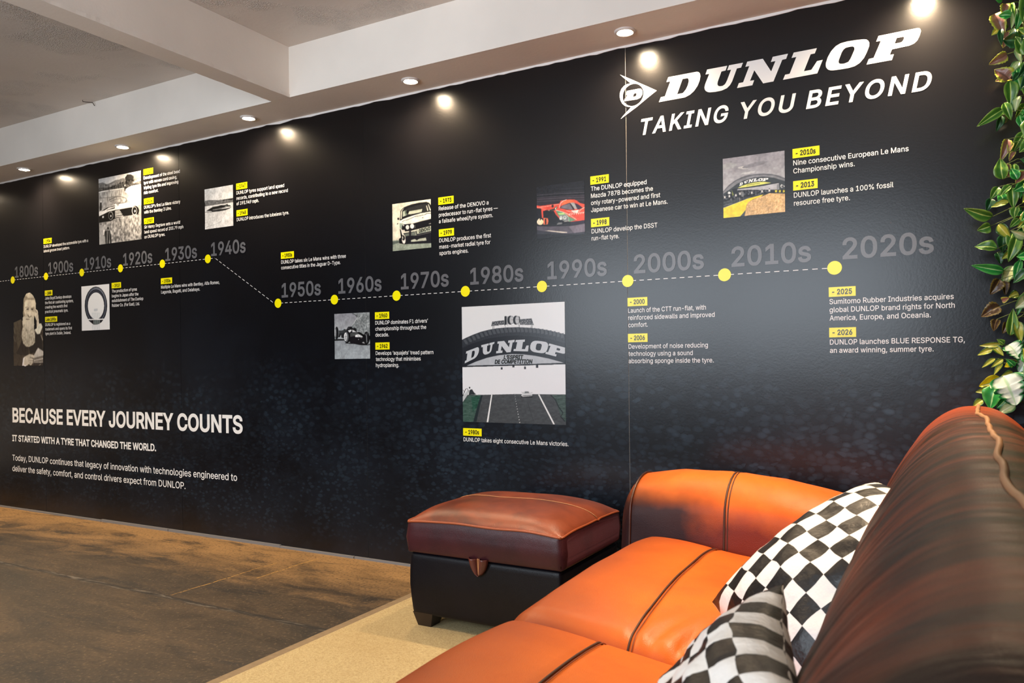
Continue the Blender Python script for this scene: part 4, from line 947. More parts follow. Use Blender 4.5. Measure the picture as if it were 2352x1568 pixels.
  ('p',(40,44,52),[(0,0),(0,0),(0,0),(0,0)]),
  ('p',(38,42,50),[(2,619),(95,579),(236,554),(343,570),(425,572),(506,581),(627,604),(865,619),(1002,631),(1001,696),(666,670),(0,822)]),
  ('n',(110,20,1.0,1.0),[(2,619),(95,579),(236,554),(506,581),(865,619),(1002,631),(1002,688),(666,666),(259,724),(1,721)]),
  ('p',(58,64,70),[(1,729),(243,705),(626,665),(666,674),(0,831)]),
  ('n',(30,40,1.0,3),[(1,729),(243,705),(626,665),(0,831)]),
  ('p',(150,156,160),[(5,791),(152,769),(150,764),(4,786)]),
  ('p',(120,126,130),[(5,740),(144,718),(143,713),(4,736)]),
  ('p',(34,38,46),[(145,531),(236,533),(235,621),(177,639)]),
  ('p',(136,150,70),[(147,539),(177,631),(154,641)]),
  ('p',(230,234,236),[(74,590),(95,558),(132,588),(103,610)]),
  ('p',(232,236,238),[(925,569),(944,539),(1003,582),(948,600)]),
  ('p',(60,64,70),[(982,580),(982,584),(980,587),(977,590),(973,591),(968,592),(963,592),(959,591),(954,589),(950,586),(947,583),(945,579),(945,575),(946,572),(947,568),(950,566),(954,564),(959,563),(964,563),(969,564),(973,566),(977,569),(980,572),(982,576)]),
  ('p',(130,136,142),[(905,583),(904,595),(902,607),(900,617),(896,624),(893,629),(889,630),(885,628),(881,623),(878,614),(875,604),(874,592),(873,579),(874,567),(876,555),(878,545),(882,538),(885,533),(890,532),(894,534),(897,540),(901,548),(903,558),(904,570)]),
  ('p',(214,216,216),[(15,629),(39,629),(43,670),(13,670)]),
  ('p',(40,42,46),[(36,623),(34,629),(30,632),(24,632),(20,628),(19,621),(20,616),(25,612),(30,613),(34,617)]),
  ('p',(36,38,44),[(19,668),(16,718),(23,719),(26,669)]),
  ('p',(36,38,44),[(30,669),(32,718),(40,718),(37,670)]),
  ('p',(214,216,216),[(91,621),(114,620),(119,661),(89,661)]),
  ('p',(40,42,46),[(111,615),(109,621),(105,624),(100,623),(96,619),(94,613),(96,607),(100,604),(105,605),(109,609)]),
  ('p',(36,38,44),[(94,659),(91,709),(99,711),(102,660)]),
  ('p',(36,38,44),[(105,661),(108,709),(115,710),(113,661)]),
  ('p',(214,216,216),[(199,617),(222,616),(227,657),(197,657)]),
  ('p',(40,42,46),[(219,611),(217,616),(213,619),(208,619),(204,615),(202,609),(204,603),(208,600),(213,600),(217,604)]),
  ('p',(36,38,44),[(202,655),(199,705),(207,706),(210,656)]),
  ('p',(36,38,44),[(213,656),(216,704),(223,705),(221,657)]),
  ('p',(214,216,216),[(265,599),(288,598),(293,639),(263,639)]),
  ('p',(40,42,46),[(285,593),(284,599),(279,602),(274,601),(270,597),(269,591),(270,585),(275,582),(280,583),(284,587)]),
  ('p',(36,38,44),[(269,637),(266,687),(273,688),(276,638)]),
  ('p',(36,38,44),[(279,639),(282,687),(290,687),(287,639)]),
  ('p',(214,216,216),[(294,586),(317,585),(322,626),(292,626)]),
  ('p',(40,42,46),[(314,580),(313,585),(308,589),(303,588),(299,584),(298,578),(299,572),(304,569),(309,569),(313,574)]),
  ('p',(36,38,44),[(298,624),(295,673),(302,675),(305,625)]),
  ('p',(36,38,44),[(308,625),(311,673),(319,674),(316,626)]),
  ('p',(214,216,216),[(462,605),(485,604),(489,645),(460,645)]),
  ('p',(40,42,46),[(481,599),(480,605),(476,608),(471,607),(467,603),(465,597),(467,592),(471,588),(476,589),(480,593)]),
  ('p',(36,38,44),[(465,643),(462,692),(469,693),(472,644)]),
  ('p',(36,38,44),[(476,644),(478,692),(486,692),(483,645)]),
  ('p',(214,216,216),[(627,604),(650,603),(654,643),(625,643)]),
  ('p',(40,42,46),[(647,598),(645,603),(641,606),(636,606),(632,602),(631,596),(632,590),(636,587),(641,588),(645,592)]),
  ('p',(36,38,44),[(631,641),(628,690),(635,691),(638,642)]),
  ('p',(36,38,44),[(641,643),(644,690),(651,690),(648,643)]),
  ('p',(214,216,216),[(743,601),(766,600),(770,640),(741,640)]),
  ('p',(40,42,46),[(762,595),(761,600),(757,603),(752,603),(748,599),(747,593),(748,587),(752,584),(757,585),(761,589)]),
  ('p',(36,38,44),[(746,638),(744,687),(751,688),(754,639)]),
  ('p',(36,38,44),[(757,640),(760,687),(767,687),(764,640)]),
  ('p',(120,126,130),[(294,586),(343,595),(342,675),(305,679)]),
  ('p',(28,30,34),[(303,671),(315,744),(326,743),(315,671)]),
  ('p',(190,180,168),[(272,684),(271,742),(280,743),(280,685)]),
  ('p',(248,224,54),[(0,831),(242,764),(407,715),(634,679),(666,674),(626,703),(488,741),(414,775),(390,814),(368,911),(273,1006),(2,1000)]),
  ('p',(250,244,190),[(1,834),(243,767),(416,717),(414,712),(241,761),(-1,828)]),
  ('p',(60,70,76),[(368,903),(351,997),(281,1003)]),
  ('p',(222,184,128),[(414,775),(488,745),(634,699),(754,665),(1001,700),(1006,998),(351,1000),(372,895),(394,806)]),
  ('n',(44,14,1.0,1.0),[(414,775),(488,745),(634,699),(754,665),(1001,700),(1006,998),(351,1000),(372,895),(394,806)]),
  ('p',(216,206,60),[(845,625),(877,627),(876,665),(845,664)]),
  ('p',(216,206,60),[(904,632),(936,634),(935,672),(904,671)]),
  ('p',(216,206,60),[(965,639),(997,641),(996,679),(965,678)]),
  ('p',(30,34,40),[(627,706),(754,665),(1001,695),(1002,689),(753,659),(624,699)]),
 ],
 'ph1': [
  ('p',(66,58,50),[(34,415),(173,394),(294,373),(378,451),(680,513),(778,556),(879,490),(946,458),(990,533),(976,998),(310,998),(25,996),(16,863)]),
  ('p',(84,76,64),[(33,418),(173,396),(286,379),(273,518),(303,657),(196,795),(113,654)]),
  ('p',(120,112,96),[(32,486),(73,570),(90,569),(49,485)]),
  ('p',(110,102,88),[(29,605),(79,676),(94,674),(44,603)]),
  ('p',(48,42,38),[(303,657),(504,750),(501,854),(263,851),(125,829)]),
  ('p',(40,36,34),[(711,568),(877,578),(941,634),(969,804),(569,834),(521,751),(707,698)]),
  ('p',(190,184,164),[(902,600),(957,669),(971,668),(916,599)]),
  ('n',(10,30,1.0,1.0),[(34,415),(294,373),(990,533),(976,998),(25,996)]),
  ('p',(214,204,180),[(371,111),(458,46),(576,35),(676,74),(741,124),(772,187),(762,269),(717,363),(681,458),(361,451),(348,298),(360,173)]),
  ('p',(168,156,134),[(370,118),(423,72),(524,110),(708,116),(749,138),(741,138),(607,137),(472,132),(386,174),(366,160)]),
  ('p',(224,214,192),[(466,49),(576,36),(676,81),(708,116),(591,105),(507,82)]),
  ('n',(22,14,1.0,1.0),[(370,118),(458,46),(576,35),(741,124),(472,132)]),
  ('p',(238,226,202),[(438,135),(724,141),(756,193),(736,309),(667,362),(431,356),(383,278),(403,175)]),
  ('p',(150,138,116),[(360,167),(403,175),(383,285),(414,355),(364,340)]),
  ('p',(196,184,160),[(621,230),(721,226),(736,302),(636,292)]),
  ('p',(120,108,90),[(430,238),(485,231),(535,245),(545,238),(487,223),(423,230)]),
  ('p',(120,108,90),[(604,251),(704,252),(704,244),(603,243)]),
  ('p',(64,56,48),[(539,256),(538,259),(534,261),(527,262),(519,264),(509,264),(499,264),(488,264),(478,262),(470,261),(464,259),(460,256),(458,254),(460,252),(464,250),(470,248),(479,247),(489,246),(499,246),(510,247),(519,248),(528,250),(534,252),(538,254)]),
  ('p',(64,56,48),[(682,263),(681,265),(677,267),(671,268),(663,269),(654,270),(645,270),(635,269),(627,268),(619,267),(613,265),(609,263),(608,261),(610,259),(613,257),(619,255),(627,254),(636,254),(645,254),(655,254),(664,255),(671,257),(677,259),(681,261)]),
  ('p',(150,138,116),[(433,275),(535,281),(536,277),(435,270)]),
  ('p',(150,138,118),[(603,283),(687,283),(686,278),(602,279)]),
  ('p',(248,236,214),[(545,248),(595,250),(604,333),(559,349),(525,330)]),
  ('p',(96,86,72),[(497,319),(525,337),(558,359),(618,343),(634,351),(550,366),(503,344)]),
  ('p',(226,218,198),[(333,353),(432,342),(549,372),(684,362),(715,459),(696,506),(359,513),(327,436)]),
  ('p',(86,76,64),[(438,387),(498,392),(558,392),(557,384),(499,384),(441,379)]),
  ('p',(196,188,170),[(361,451),(307,540),(296,609),(345,700),(437,743),(538,747),(657,725),(724,692),(727,596),(697,486),(547,441)]),
  ('p',(222,214,196),[(430,411),(615,415),(680,499),(545,538),(410,493)]),
  ('n',(75,26,2.5,1.0),[(343,478),(296,609),(345,700),(437,743),(657,725),(724,692),(713,500),(545,524)]),
  ('p',(230,218,196),[(754,255),(828,278),(842,339),(864,449),(813,489),(779,529),(774,419),(718,350),(719,308)]),
  ('p',(90,80,68),[(738,276),(770,311),(784,309),(752,274)]),
  ('p',(170,158,138),[(780,338),(793,434),(803,434),(790,338)]),
  ('p',(234,232,216),[(864,449),(930,447),(970,492),(877,585),(794,587),(729,541),(713,520),(771,508)]),
  ('p',(206,202,196),[(686,856),(814,763),(982,811),(980,865),(702,893)]),
  ('p',(120,114,108),[(668,897),(980,865),(976,998),(649,996)]),
  ('p',(206,200,192),[(687,933),(982,908),(976,897),(681,922)]),
  ('p',(196,190,182),[(683,949),(977,955),(978,949),(684,943)]),
  ('p',(52,46,44),[(666,958),(977,957),(976,998),(649,996)]),
  ('p',(170,164,156),[(836,996),(902,976),(894,971),(827,991)]),
  ('p',(204,196,182),[(365,880),(536,842),(653,852),(719,877),(685,897),(568,882),(668,910),(651,927),(650,958),(582,992),(515,971),(446,998),(344,991)]),
  ('p',(110,102,92),[(549,888),(666,906),(670,901),(553,883)]),
  ('p',(120,112,100),[(516,932),(651,930),(650,925),(516,927)]),
  ('p',(120,112,100),[(532,960),(632,964),(633,959),(533,955)]),
  ('n',(16,20,1.0,1.0),[(365,880),(536,842),(719,877),(582,992),(344,991)]),
  ('p',(236,234,238),[(301,998),(339,894),(382,877),(345,984),(438,985),(438,1002)]),
 ],
}
BRIDGE_QUADS = [[(42,385),(183,342),(161,437),(25,492)],[(197,334),(333,308),(306,401),(202,432)],[(362,306),(531,296),(505,401),(345,410)],[(541,298),(672,295),(656,400),(515,393)],[(688,307),(857,322),(826,422),(667,400)],[(857,334),(1023,378),(988,464),(817,421)]]
ARCH_QUADS = [[(283,438),(332,431),(323,479),(270,489)],[(349,425),(418,404),(402,452),(348,463)],[(427,401),(508,395),(491,447),(418,454)],[(512,395),(572,394),(564,447),(499,448)],[(584,404),(657,403),(648,449),(572,450)],[(661,407),(744,416),(732,459),(644,457)]]
CAPTIONS = [
 ('- 1904',-5.592,1.939,0.099,[('DUNLOP developed the automobile tyre with a',0.517),('lateral groove tread pattern.',0.308)]),
 ('- 1922',-4.485,2.286,0.096,[('Development of the steel bead',0.347),('tyre with woven cord casing,',0.319),('tripling tyre life and improving',0.332),('ride comfort.',0.141)]),
 ('- 1924',-4.484,2.099,0.096,[('DUNLOP’s first Le Mans victory',0.346),('with the Bentley 3 Litre.',0.264)]),
 ('- 1927',-4.484,1.973,0.097,[('Sir Henry Segrave sets a world',0.343),('land speed record of 203.79 mph',0.372),('on DUNLOP tyres.',0.202)]),
 ('- 1888',-5.583,1.573,0.092,[('John Boyd Dunlop develops',0.312),('the first air cushioning system,',0.334),('creating the world’s first',0.266),('practical pneumatic tyre.',0.272)]),
 ('Late 1890s',-5.583,1.387,0.145,[('DUNLOP is registered as a',0.294),('trademark and opens its first',0.315),('tyre plant in Dublin, Ireland.',0.302)]),
 ('- 1913',-4.824,1.583,0.099,[('The production of tyres',0.259),('begins in Japan after the',0.273),('establishment of The Dunlop',0.321),('Rubber Co. (Far East), Ltd.',0.284)]),
 ('- 1930s',-4.327,1.582,0.107,[('Multiple Le Mans wins with Bentley, Alfa Romeo,',0.532),('Lagonda, Bugatti, and Delahaye.',0.359)]),
 ('- 1947',-3.643,2.094,0.092,[('DUNLOP tyres support land speed',0.383),('records, contributing to a new record',0.410),('of 393.949 mph.',0.182)]),
 ('- 1948',-3.643,1.938,0.092,[('DUNLOP introduces the tubeless tyre.',0.416)]),
 ('- 1950s',-3.290,1.664,0.100,[('DUNLOP takes six Le Mans wins with three',0.474),('consecutive titles in the Jaguar D-Type.',0.436)]),
 ('- 1960',-2.622,1.300,0.094,[('DUNLOP dominates F1 drivers’',0.335),('championship throughout the',0.324),('decade.',0.088)]),
 ('- 1962',-2.621,1.142,0.093,[('Develops ‘aquajets’ tread pattern',0.365),('technology that minimises',0.287),('hydroplaning.',0.150)]),
 ('- 1973',-2.214,1.852,0.091,[('Release of the DENOVO a',0.288),('predecessor to run-flat tyres —',0.339),('a failsafe wheel/tyre system.',0.311)]),
 ('- 1979',-2.213,1.694,0.090,[('DUNLOP produces the first',0.299),('mass-market radial tyre for',0.295),('sports engines.',0.170)]),
 ('- 1991',-1.395,1.854,0.080,[('The DUNLOP equipped',0.259),('Mazda 787B becomes the',0.287),('only rotary-powered and first',0.319),('Japanese car to win at Le Mans.',0.351)]),
 ('- 1998',-1.394,1.665,0.087,[('DUNLOP develop the DSST',0.304),('run-flat tyre.',0.130)]),
 ('- 1980s',-2.083,0.714,0.106,[('DUNLOP takes eight consecutive Le Mans victories.',0.564)]),
 ('- 2010s',-0.536,1.854,0.099,[('Nine consecutive European Le Mans',0.403),('Championship wins.',0.221)]),
 ('- 2013',-0.535,1.728,0.090,[('DUNLOP launches a 100% fossil',0.351),('resource free tyre.',0.202)]),
 ('- 2000',-1.226,1.306,0.090,[('Launch of the CTT run-flat, with',0.340),('reinforced sidewalls and improved',0.376),('comfort.',0.089)]),
 ('- 2006',-1.226,1.150,0.089,[('Development of noise reducing',0.347),('technology using a sound',0.283),('absorbing sponge inside the tyre.',0.370)]),
 ('- 2025',-0.409,1.306,0.095,[('Sumitomo Rubber Industries acquires',0.415),('global DUNLOP brand rights for North',0.418),('America, Europe, and Oceania.',0.342)]),
 ('- 2026',-0.409,1.151,0.095,[('DUNLOP launches BLUE RESPONSE TG,',0.448),('an award winning, summer tyre.',0.350)]),
]
LEAVES = [(0,'c',(0.134,-0.16,2.171),(0.16,-0.175,2.098),0.0466),(0,'c',(0.172,-0.16,2.103),(0.159,-0.175,2.055),0.0355),(0,'c',(0.168,-0.16,2.031),(0.122,-0.175,2.002),0.0365),(0,'c',(0.173,-0.16,1.947),(0.136,-0.175,1.985),0.0547),(0,'c',(0.165,-0.16,2.198),(0.161,-0.175,2.155),0.0304),(0,'c',(0.194,-0.12,2.12),(0.173,-0.135,2.08),0.0355),(1,'p',(0.181,-0.16,2.197),(0.181,-0.175,2.139),0.0304),(1,'p',(0.175,-0.16,1.942),(0.179,-0.175,1.859),0.0425),(1,'p',(0.159,-0.15,1.855),(0.089,-0.2,1.804),0.0334),(1,'p',(0.159,-0.16,1.872),(0.177,-0.175,1.814),0.0304),(1,'d',(0.152,-0.12,1.842),(0.143,-0.135,1.791),0.0253),(1,'w',(0.188,-0.16,2.113),(0.177,-0.175,2.051),0.0223),(1,'w',(0.202,-0.16,2.001),(0.172,-0.175,1.961),0.0253),(1,'g',(0.193,-0.16,1.985),(0.2,-0.175,1.906),0.0243),(1,'w',(0.201,-0.16,1.887),(0.185,-0.175,1.84),0.0284),(1,'g',(0.201,-0.16,1.824),(0.211,-0.175,1.773),0.0253),(1,'w',(0.197,-0.16,2.052),(0.203,-0.175,1.991),0.0203),(1,'g',(0.204,-0.16,2.16),(0.198,-0.175,2.106),0.0253),(1,'w',(0.194,-0.16,2.176),(0.181,-0.175,2.114),0.0203),(2,'c',(0.167,-0.16,1.751),(0.153,-0.175,1.683),0.0324),(2,'c',(0.163,-0.16,1.669),(0.169,-0.175,1.626),0.0253),(2,'c',(0.179,-0.16,1.736),(0.168,-0.175,1.706),0.0203),(2,'c',(0.186,-0.16,1.707),(0.17,-0.175,1.679),0.0182),(3,'p',(0.153,-0.16,1.62),(0.143,-0.175,1.688),0.0436),(3,'p',(0.176,-0.16,1.597),(0.142,-0.175,1.568),0.0253),(3,'p',(0.142,-0.13,1.602),(0.12,-0.145,1.564),0.0284),(3,'s',(0.169,-0.16,1.545),(0.12,-0.175,1.534),0.0253),(3,'d',(0.123,-0.1,1.57),(0.111,-0.115,1.531),0.0304),(3,'p',(0.184,-0.16,1.666),(0.188,-0.175,1.613),0.0284),(3,'p',(0.178,-0.16,1.59),(0.182,-0.175,1.523),0.0355),(3,'g',(0.203,-0.16,1.609),(0.197,-0.175,1.553),0.0233),(3,'p',(0.189,-0.16,1.524),(0.18,-0.175,1.489),0.0304),(3,'p',(0.123,-0.15,1.501),(0.046,-0.2,1.519),0.0403),(3,'p',(0.117,-0.16,1.469),(0.082,-0.175,1.455),0.0372),(3,'s',(0.139,-0.16,1.472),(0.169,-0.175,1.421),0.0361),(3,'p',(0.135,-0.16,1.392),(0.074,-0.175,1.409),0.0423),(3,'d',(0.156,-0.1,1.446),(0.152,-0.115,1.387),0.0361),(3,'p',(0.18,-0.16,1.44),(0.165,-0.175,1.393),0.031),(3,'g',(0.154,-0.15,1.317),(0.069,-0.2,1.334),0.0341),(3,'d',(0.137,-0.1,1.386),(0.15,-0.115,1.349),0.031),(3,'w',(0.198,-0.16,1.42),(0.171,-0.175,1.383),0.0238),(3,'g',(0.178,-0.16,1.394),(0.204,-0.175,1.349),0.0289),(3,'p',(0.198,-0.16,1.485),(0.172,-0.175,1.46),0.0238),(6,'k',(0.141,-0.16,1.289),(0.118,-0.175,1.242),0.0413),(6,'k',(0.141,-0.16,1.2),(0.088,-0.175,1.172),0.0475),(6,'k',(0.132,-0.16,1.158),(0.121,-0.175,1.122),0.0289),(6,'k',(0.16,-0.16,1.147),(0.151,-0.175,1.112),0.0238),(6,'c',(0.147,-0.16,1.218),(0.164,-0.175,1.226),0.0207),(6,'k',(0.156,-0.1,1.288),(0.163,-0.115,1.244),0.0258),(4,'p',(0.168,-0.16,1.103),(0.181,-0.175,1.188),0.0361),(4,'g',(0.201,-0.16,1.35),(0.18,-0.175,1.285),0.0258),(4,'g',(0.2,-0.16,1.234),(0.195,-0.175,1.171),0.0227),(4,'s',(0.184,-0.16,1.151),(0.202,-0.175,1.081),0.0361),(4,'s',(0.143,-0.16,1.075),(0.084,-0.175,1.069),0.0207),(4,'s',(0.119,-0.16,1.059),(0.077,-0.175,1.042),0.0227),(4,'s',(0.119,-0.16,1.069),(0.15,-0.175,1.04),0.0258),(4,'s',(0.127,-0.16,1.028),(0.088,-0.175,1.001),0.0165),(4,'s',(0.149,-0.16,1.026),(0.115,-0.175,1.0),0.0186),(4,'s',(0.147,-0.16,1.012),(0.12,-0.175,0.977),0.0176),(4,'p',(0.151,-0.16,1.073),(0.135,-0.175,1.091),0.0207),(5,'y',(0.143,-0.14,0.96),(0.083,-0.155,0.933),0.0496),(5,'y',(0.171,-0.16,1.007),(0.154,-0.175,1.002),0.0207),(5,'s',(0.112,-0.16,0.927),(0.072,-0.175,0.915),0.0258),(5,'g',(0.13,-0.17,0.937),(0.103,-0.185,0.862),0.062),(5,'s',(0.089,-0.16,0.889),(0.061,-0.175,0.868),0.0258),(5,'g',(0.165,-0.17,0.909),(0.133,-0.185,0.863),0.0413),(5,'s',(0.176,-0.16,0.979),(0.146,-0.175,0.97),0.0289),(5,'d',(0.147,-0.13,0.907),(0.138,-0.145,0.865),0.031),(5,'m',(0.144,-0.22,0.971),(0.183,-0.235,0.88),0.1084),(5,'m',(0.161,-0.2,1.072),(0.195,-0.215,1.03),0.062),(5,'m',(0.211,-0.2,1.039),(0.194,-0.215,0.984),0.0568),(5,'w',(0.18,-0.18,0.877),(0.132,-0.195,0.849),0.0361)]


# ------------------------------------------------------------------ lettering and polygon filling
def fill_loops(loops, rule='nonzero'):
    """triangulate closed 2-D loops -> points, triangles"""
    pts, edges = [], []
    for lp in loops:
        b = len(pts)
        pts += [Vector((float(p[0]), float(p[1]))) for p in lp]
        edges += [(b + i, b + (i + 1) % len(lp)) for i in range(len(lp))]
    vo, _, fo, _, _, _ = delaunay_2d_cdt(pts, edges, [], 0, 1e-6)
    if not fo:
        return [], []
    V = np.array([tuple(p) for p in vo])
    T = np.array([f for f in fo if len(f) == 3])
    cen = V[T].mean(1)
    wn = np.zeros(len(cen))
    for lp in loops:
        A = np.array(lp, float)
        B = np.roll(A, -1, 0)
        for (ax, ay), (bx, by) in zip(A, B):
            up = (ay <= cen[:, 1]) & (by > cen[:, 1])
            dn = (ay > cen[:, 1]) & (by <= cen[:, 1])
            side = (bx - ax) * (cen[:, 1] - ay) - (cen[:, 0] - ax) * (by - ay)
            if rule == 'nonzero':
                wn += (up & (side > 0)).astype(int) - (dn & (side < 0)).astype(int)
            else:
                wn += (up & (side > 0)).astype(int) + (dn & (side < 0)).astype(int)
    keep = (wn != 0) if rule == 'nonzero' else (wn % 2 == 1)
    return V, T[keep]


FONT_DIR = os.path.join(bpy.utils.resource_path('LOCAL'), 'datafiles', 'fonts')
try:
    FONT = bpy.data.fonts.load(os.path.join(FONT_DIR, 'Inter.woff2'))
except Exception:
    FONT = None


def text_loops(body, res=3, spacing=1.0):
    cu = bpy.data.curves.new('lettering_outline', 'FONT')
    cu.body = body
    if FONT:
        cu.font = FONT
    cu.size = 1.0
    cu.resolution_u = res
    cu.fill_mode = 'NONE'
    cu.space_character = spacing
    o = bpy.data.objects.new('lettering_outline', cu)
    COL.objects.link(o)
    dg = bpy.context.evaluated_depsgraph_get()
    ev = o.evaluated_get(dg)
    me = ev.to_mesh()
    V = [(v.co.x, v.co.y) for v in me.vertices]
    nxt = {}
    for e in me.edges:
        a, b_ = e.vertices
        nxt.setdefault(a, []).append(b_)
        nxt.setdefault(b_, []).append(a)
    ev.to_mesh_clear()
    bpy.data.objects.remove(o)
    bpy.data.curves.remove(cu)
    seen, loops = set(), []
    for s0 in range(len(V)):
        if s0 in seen or s0 not in nxt:
            continue
        lp, cur, prev = [], s0, None
        while cur not in seen:
            seen.add(cur)
            lp.append(cur)
            cand = [q for q in nxt[cur] if q != prev]
            # outlines are stored in running order: prefer the next index
            cand.sort(key=lambda q: 0 if q == cur + 1 else 1)
            prev, cur = cur, cand[0] if cand else s0
        P = []
        for i in lp:
            if not P or (abs(P[-1][0] - V[i][0]) + abs(P[-1][1] - V[i][1])) > 1e-6:
                P.append(V[i])
        if len(P) > 2:
            loops.append(P)
    return loops


CAP = max(p[1] for l in text_loops('H') for p in l)     # capital height of the typeface at size 1


def text_shape(body, x, z, cap, width=None, bold=0.0, shear=0.0, res=3, spacing=1.0, y=-0.0045):
    """flat lettering on the mural; bold = extra stroke (fraction of capital height) around each outline"""
    loops = text_loops(body, res, spacing)
    A = np.concatenate([np.array(l) for l in loops])
    mn = A[:, 0].min()
    sz = cap / CAP
    bw = bold * CAP
    full = (A[:, 0].max() - mn + 2 * bw) * sz
    sx = 1.0 if width is None else width / full
    if bold:
        area = sum(0.5 * sum(l[i - 1][0] * l[i][1] - l[i][0] * l[i - 1][1] for i in range(len(l))) for l in loops)
        side = bw if area < 0 else -bw
        fat = []
        for lp in loops:
            P = np.array(lp)
            d = np.roll(P, -1, 0) - P
            d /= np.maximum(np.linalg.norm(d, axis=1, keepdims=True), 1e-9)
            nr = np.stack([-d[:, 1], d[:, 0]], 1)
            nv = nr + np.roll(nr, 1, 0)
            nv = nv / np.maximum(np.linalg.norm(nv, axis=1, keepdims=True), 0.5)
            nv = nv / np.maximum((nv * nr).sum(1, keepdims=True), 0.55)
            fat.append((P + nv * side).tolist())
        loops = fat
    V, T = fill_loops(loops)
    vs, fs = [tuple(v) for v in V], [tuple(int(i) for i in t) for t in T]
    out = []
    for (a, c_) in vs:
        zz = c_ * sz
        out.append((x + (a - mn + bw) * sz * sx + zz * shear, y, z + zz))
    return out, fs


# ------------------------------------------------------------------ mural print materials
GLOSS = dict(Roughness=0.25, Specular_IOR_Level=0.38)


def laminate(k):
    """the faint orange-peel of the laminate over the whole print"""
    v = k.coord()
    k.bump(k.math('ADD', k.noise(v, 130, 2), k.math('MULTIPLY', k.noise(v, 9, 2), 0.25)), 0.035, 0.004)


def ink(name, rgb):
    k = NT(name)
    laminate(k)
    return k.set(Base_Color=rgba(rgb), **GLOSS)


M_WHITE = ink('white_ink', (238, 238, 238))
M_YELLOW = ink('yellow_ink', (246, 236, 8))
M_BLACK = ink('black_ink', (20, 19, 12))
M_GREY = ink('grey_ink', (96, 98, 104))

k = NT('mural_print')
v = k.coord()
X, Y, Zz = k.xyz(v)
base = k.mix(k.ramp(Zz, 2.3, 0.7), rgba((16, 15, 17)), rgba((12, 14, 20)))
base = k.mix(k.math('MULTIPLY', k.ramp(k.noise(v, 1.4, 3), 0.45, 0.7), k.ramp(Zz, 1.9, 1.0)), base, rgba((19, 23, 31)))


def dots(scale, zx, thr, seed, stretch):
    vv = k.coord(scale=(1, 1, stretch), rot=(0, 0.35, 0))
    wn = k.n('ShaderNodeTexNoise', Vector=vv)
    wn.inputs['Scale'].default_value = 5
    off = k.n('ShaderNodeVectorMath', operation='MULTIPLY_ADD')
    k.put(off.inputs[0], wn.outputs['Color'])
    off.inputs[1].default_value = (0.06, 0.06, 0.06)
    k.put(off.inputs[2], vv)
    vo = k.n('ShaderNodeTexVoronoi', voronoi_dimensions='3D')
    k.put(vo.inputs['Vector'], off.outputs[0])
    vo.inputs['Scale'].default_value = scale
    cr = k.xyz(vo.outputs['Color'])
    d = k.math('DIVIDE', vo.outputs['Distance'], k.math('ADD', 0.36, k.math('MULTIPLY', cr[0], thr)))
    return k.math('MULTIPLY', k.ramp(d, 1.2, 0.6), k.math('POWER', cr[1], 1.3))


patch = k.ramp(k.noise(v, 2.6, 4, 0.6), 0.40, 0.60)
base = k.mix(k.math('MULTIPLY', k.math('MULTIPLY', patch, 0.6), k.ramp(Zz, 1.25, 0.6)), base, rgba((22, 28, 38)))
big = k.math('MULTIPLY', dots(25, 0, 0.26, 1, 1.5), k.math('MULTIPLY', k.ramp(Zz, 1.12, 0.82), k.ramp(Zz, 0.35, 0.65)))
small = k.math('MULTIPLY', dots(38, 0, 0.34, 2, 1.7), k.math('MULTIPLY', k.ramp(Zz, 0.95, 0.55), k.ramp(Zz, 0.0, 0.18)))
d = k.math('MULTIPLY', k.math('MAXIMUM', big, small), k.math('ADD', 0.40, k.math('MULTIPLY', patch, 0.60)))
base = k.mix(d, base, k.mix(k.ramp(X, -2.6, -0.8), rgba((32, 42, 53)), rgba((46, 60, 74))))
laminate(k)
M_PRINT = k.set(Base_Color=base, **GLOSS)

k = NT('printed_photograph')
at = k.n('ShaderNodeVertexColor')
at.layer_name = 'Col'
laminate(k)
M_PHOTO = k.set(Base_Color=at.outputs['Color'], **GLOSS)

# ------------------------------------------------------------------ the mural: one printed wall covering in five drops
mural = thing('wall_mural', 'glossy black wall mural printed with a dotted decade timeline, small pictures and white lettering', 'wall mural', (0, 0, 0))
joins = [-8.4, -7.05, -5.597, -4.148, -2.684, -1.225, 0.235, 0.418]
for a, c_ in zip(joins[:-1], joins[1:]):
    mb = MB()
    mb.box(a + 0.0011, c_ - 0.0011, -0.003, -0.0004, 0.004, SOFFIT_Z - 0.001)
    mb.build('panel', M_PRINT, mural)


def flat(name, vs, fs, mat, parent, label=None):
    o = obj(name, vs, fs, mat, parent, fix=False)
    if label:
        o['label'] = label
    return o


def rect(x0, x1, z0, z1, y):
    return [(x0, y, z0), (x1, y, z0), (x1, y, z1), (x0, y, z1)], [(0, 1, 2, 3)]


# logo lettering and arrow emblem
def polys(groups, y=-0.0042):
    mb = MB()
    for loops in groups:
        V, T = fill_loops(loops, 'evenodd')
        mb.add([(p[0], y, p[1]) for p in V], [tuple(int(i) for i in t) for t in T])
    return mb.v, mb.f


flat('logo_lettering', *polys(LETTERS.values()), M_WHITE, mural, 'large white slanted slab letters spelling the tyre maker\'s name')
flat('arrow_emblem', *polys([EMBLEM, EMBLEM_D]), M_WHITE, mural, 'white arrow emblem with a ringed letter D')
for word, x0, x1 in (('TAKING', -1.1556, -0.7833), ('YOU', -0.7340, -0.5265), ('BEYOND', -0.4843, -0.0596)):
    sh = 0.21
    flat('slogan_lettering', *text_shape(word, x0 + (0.0 if word == 'BEYOND' else -0.012), 2.0035, 0.0645, x1 - x0 - (0.002 if word == 'BEYOND' else -0.004), 0.036, sh, 8, 1.16), M_WHITE, mural, 'white slanted slogan word under the logo lettering')

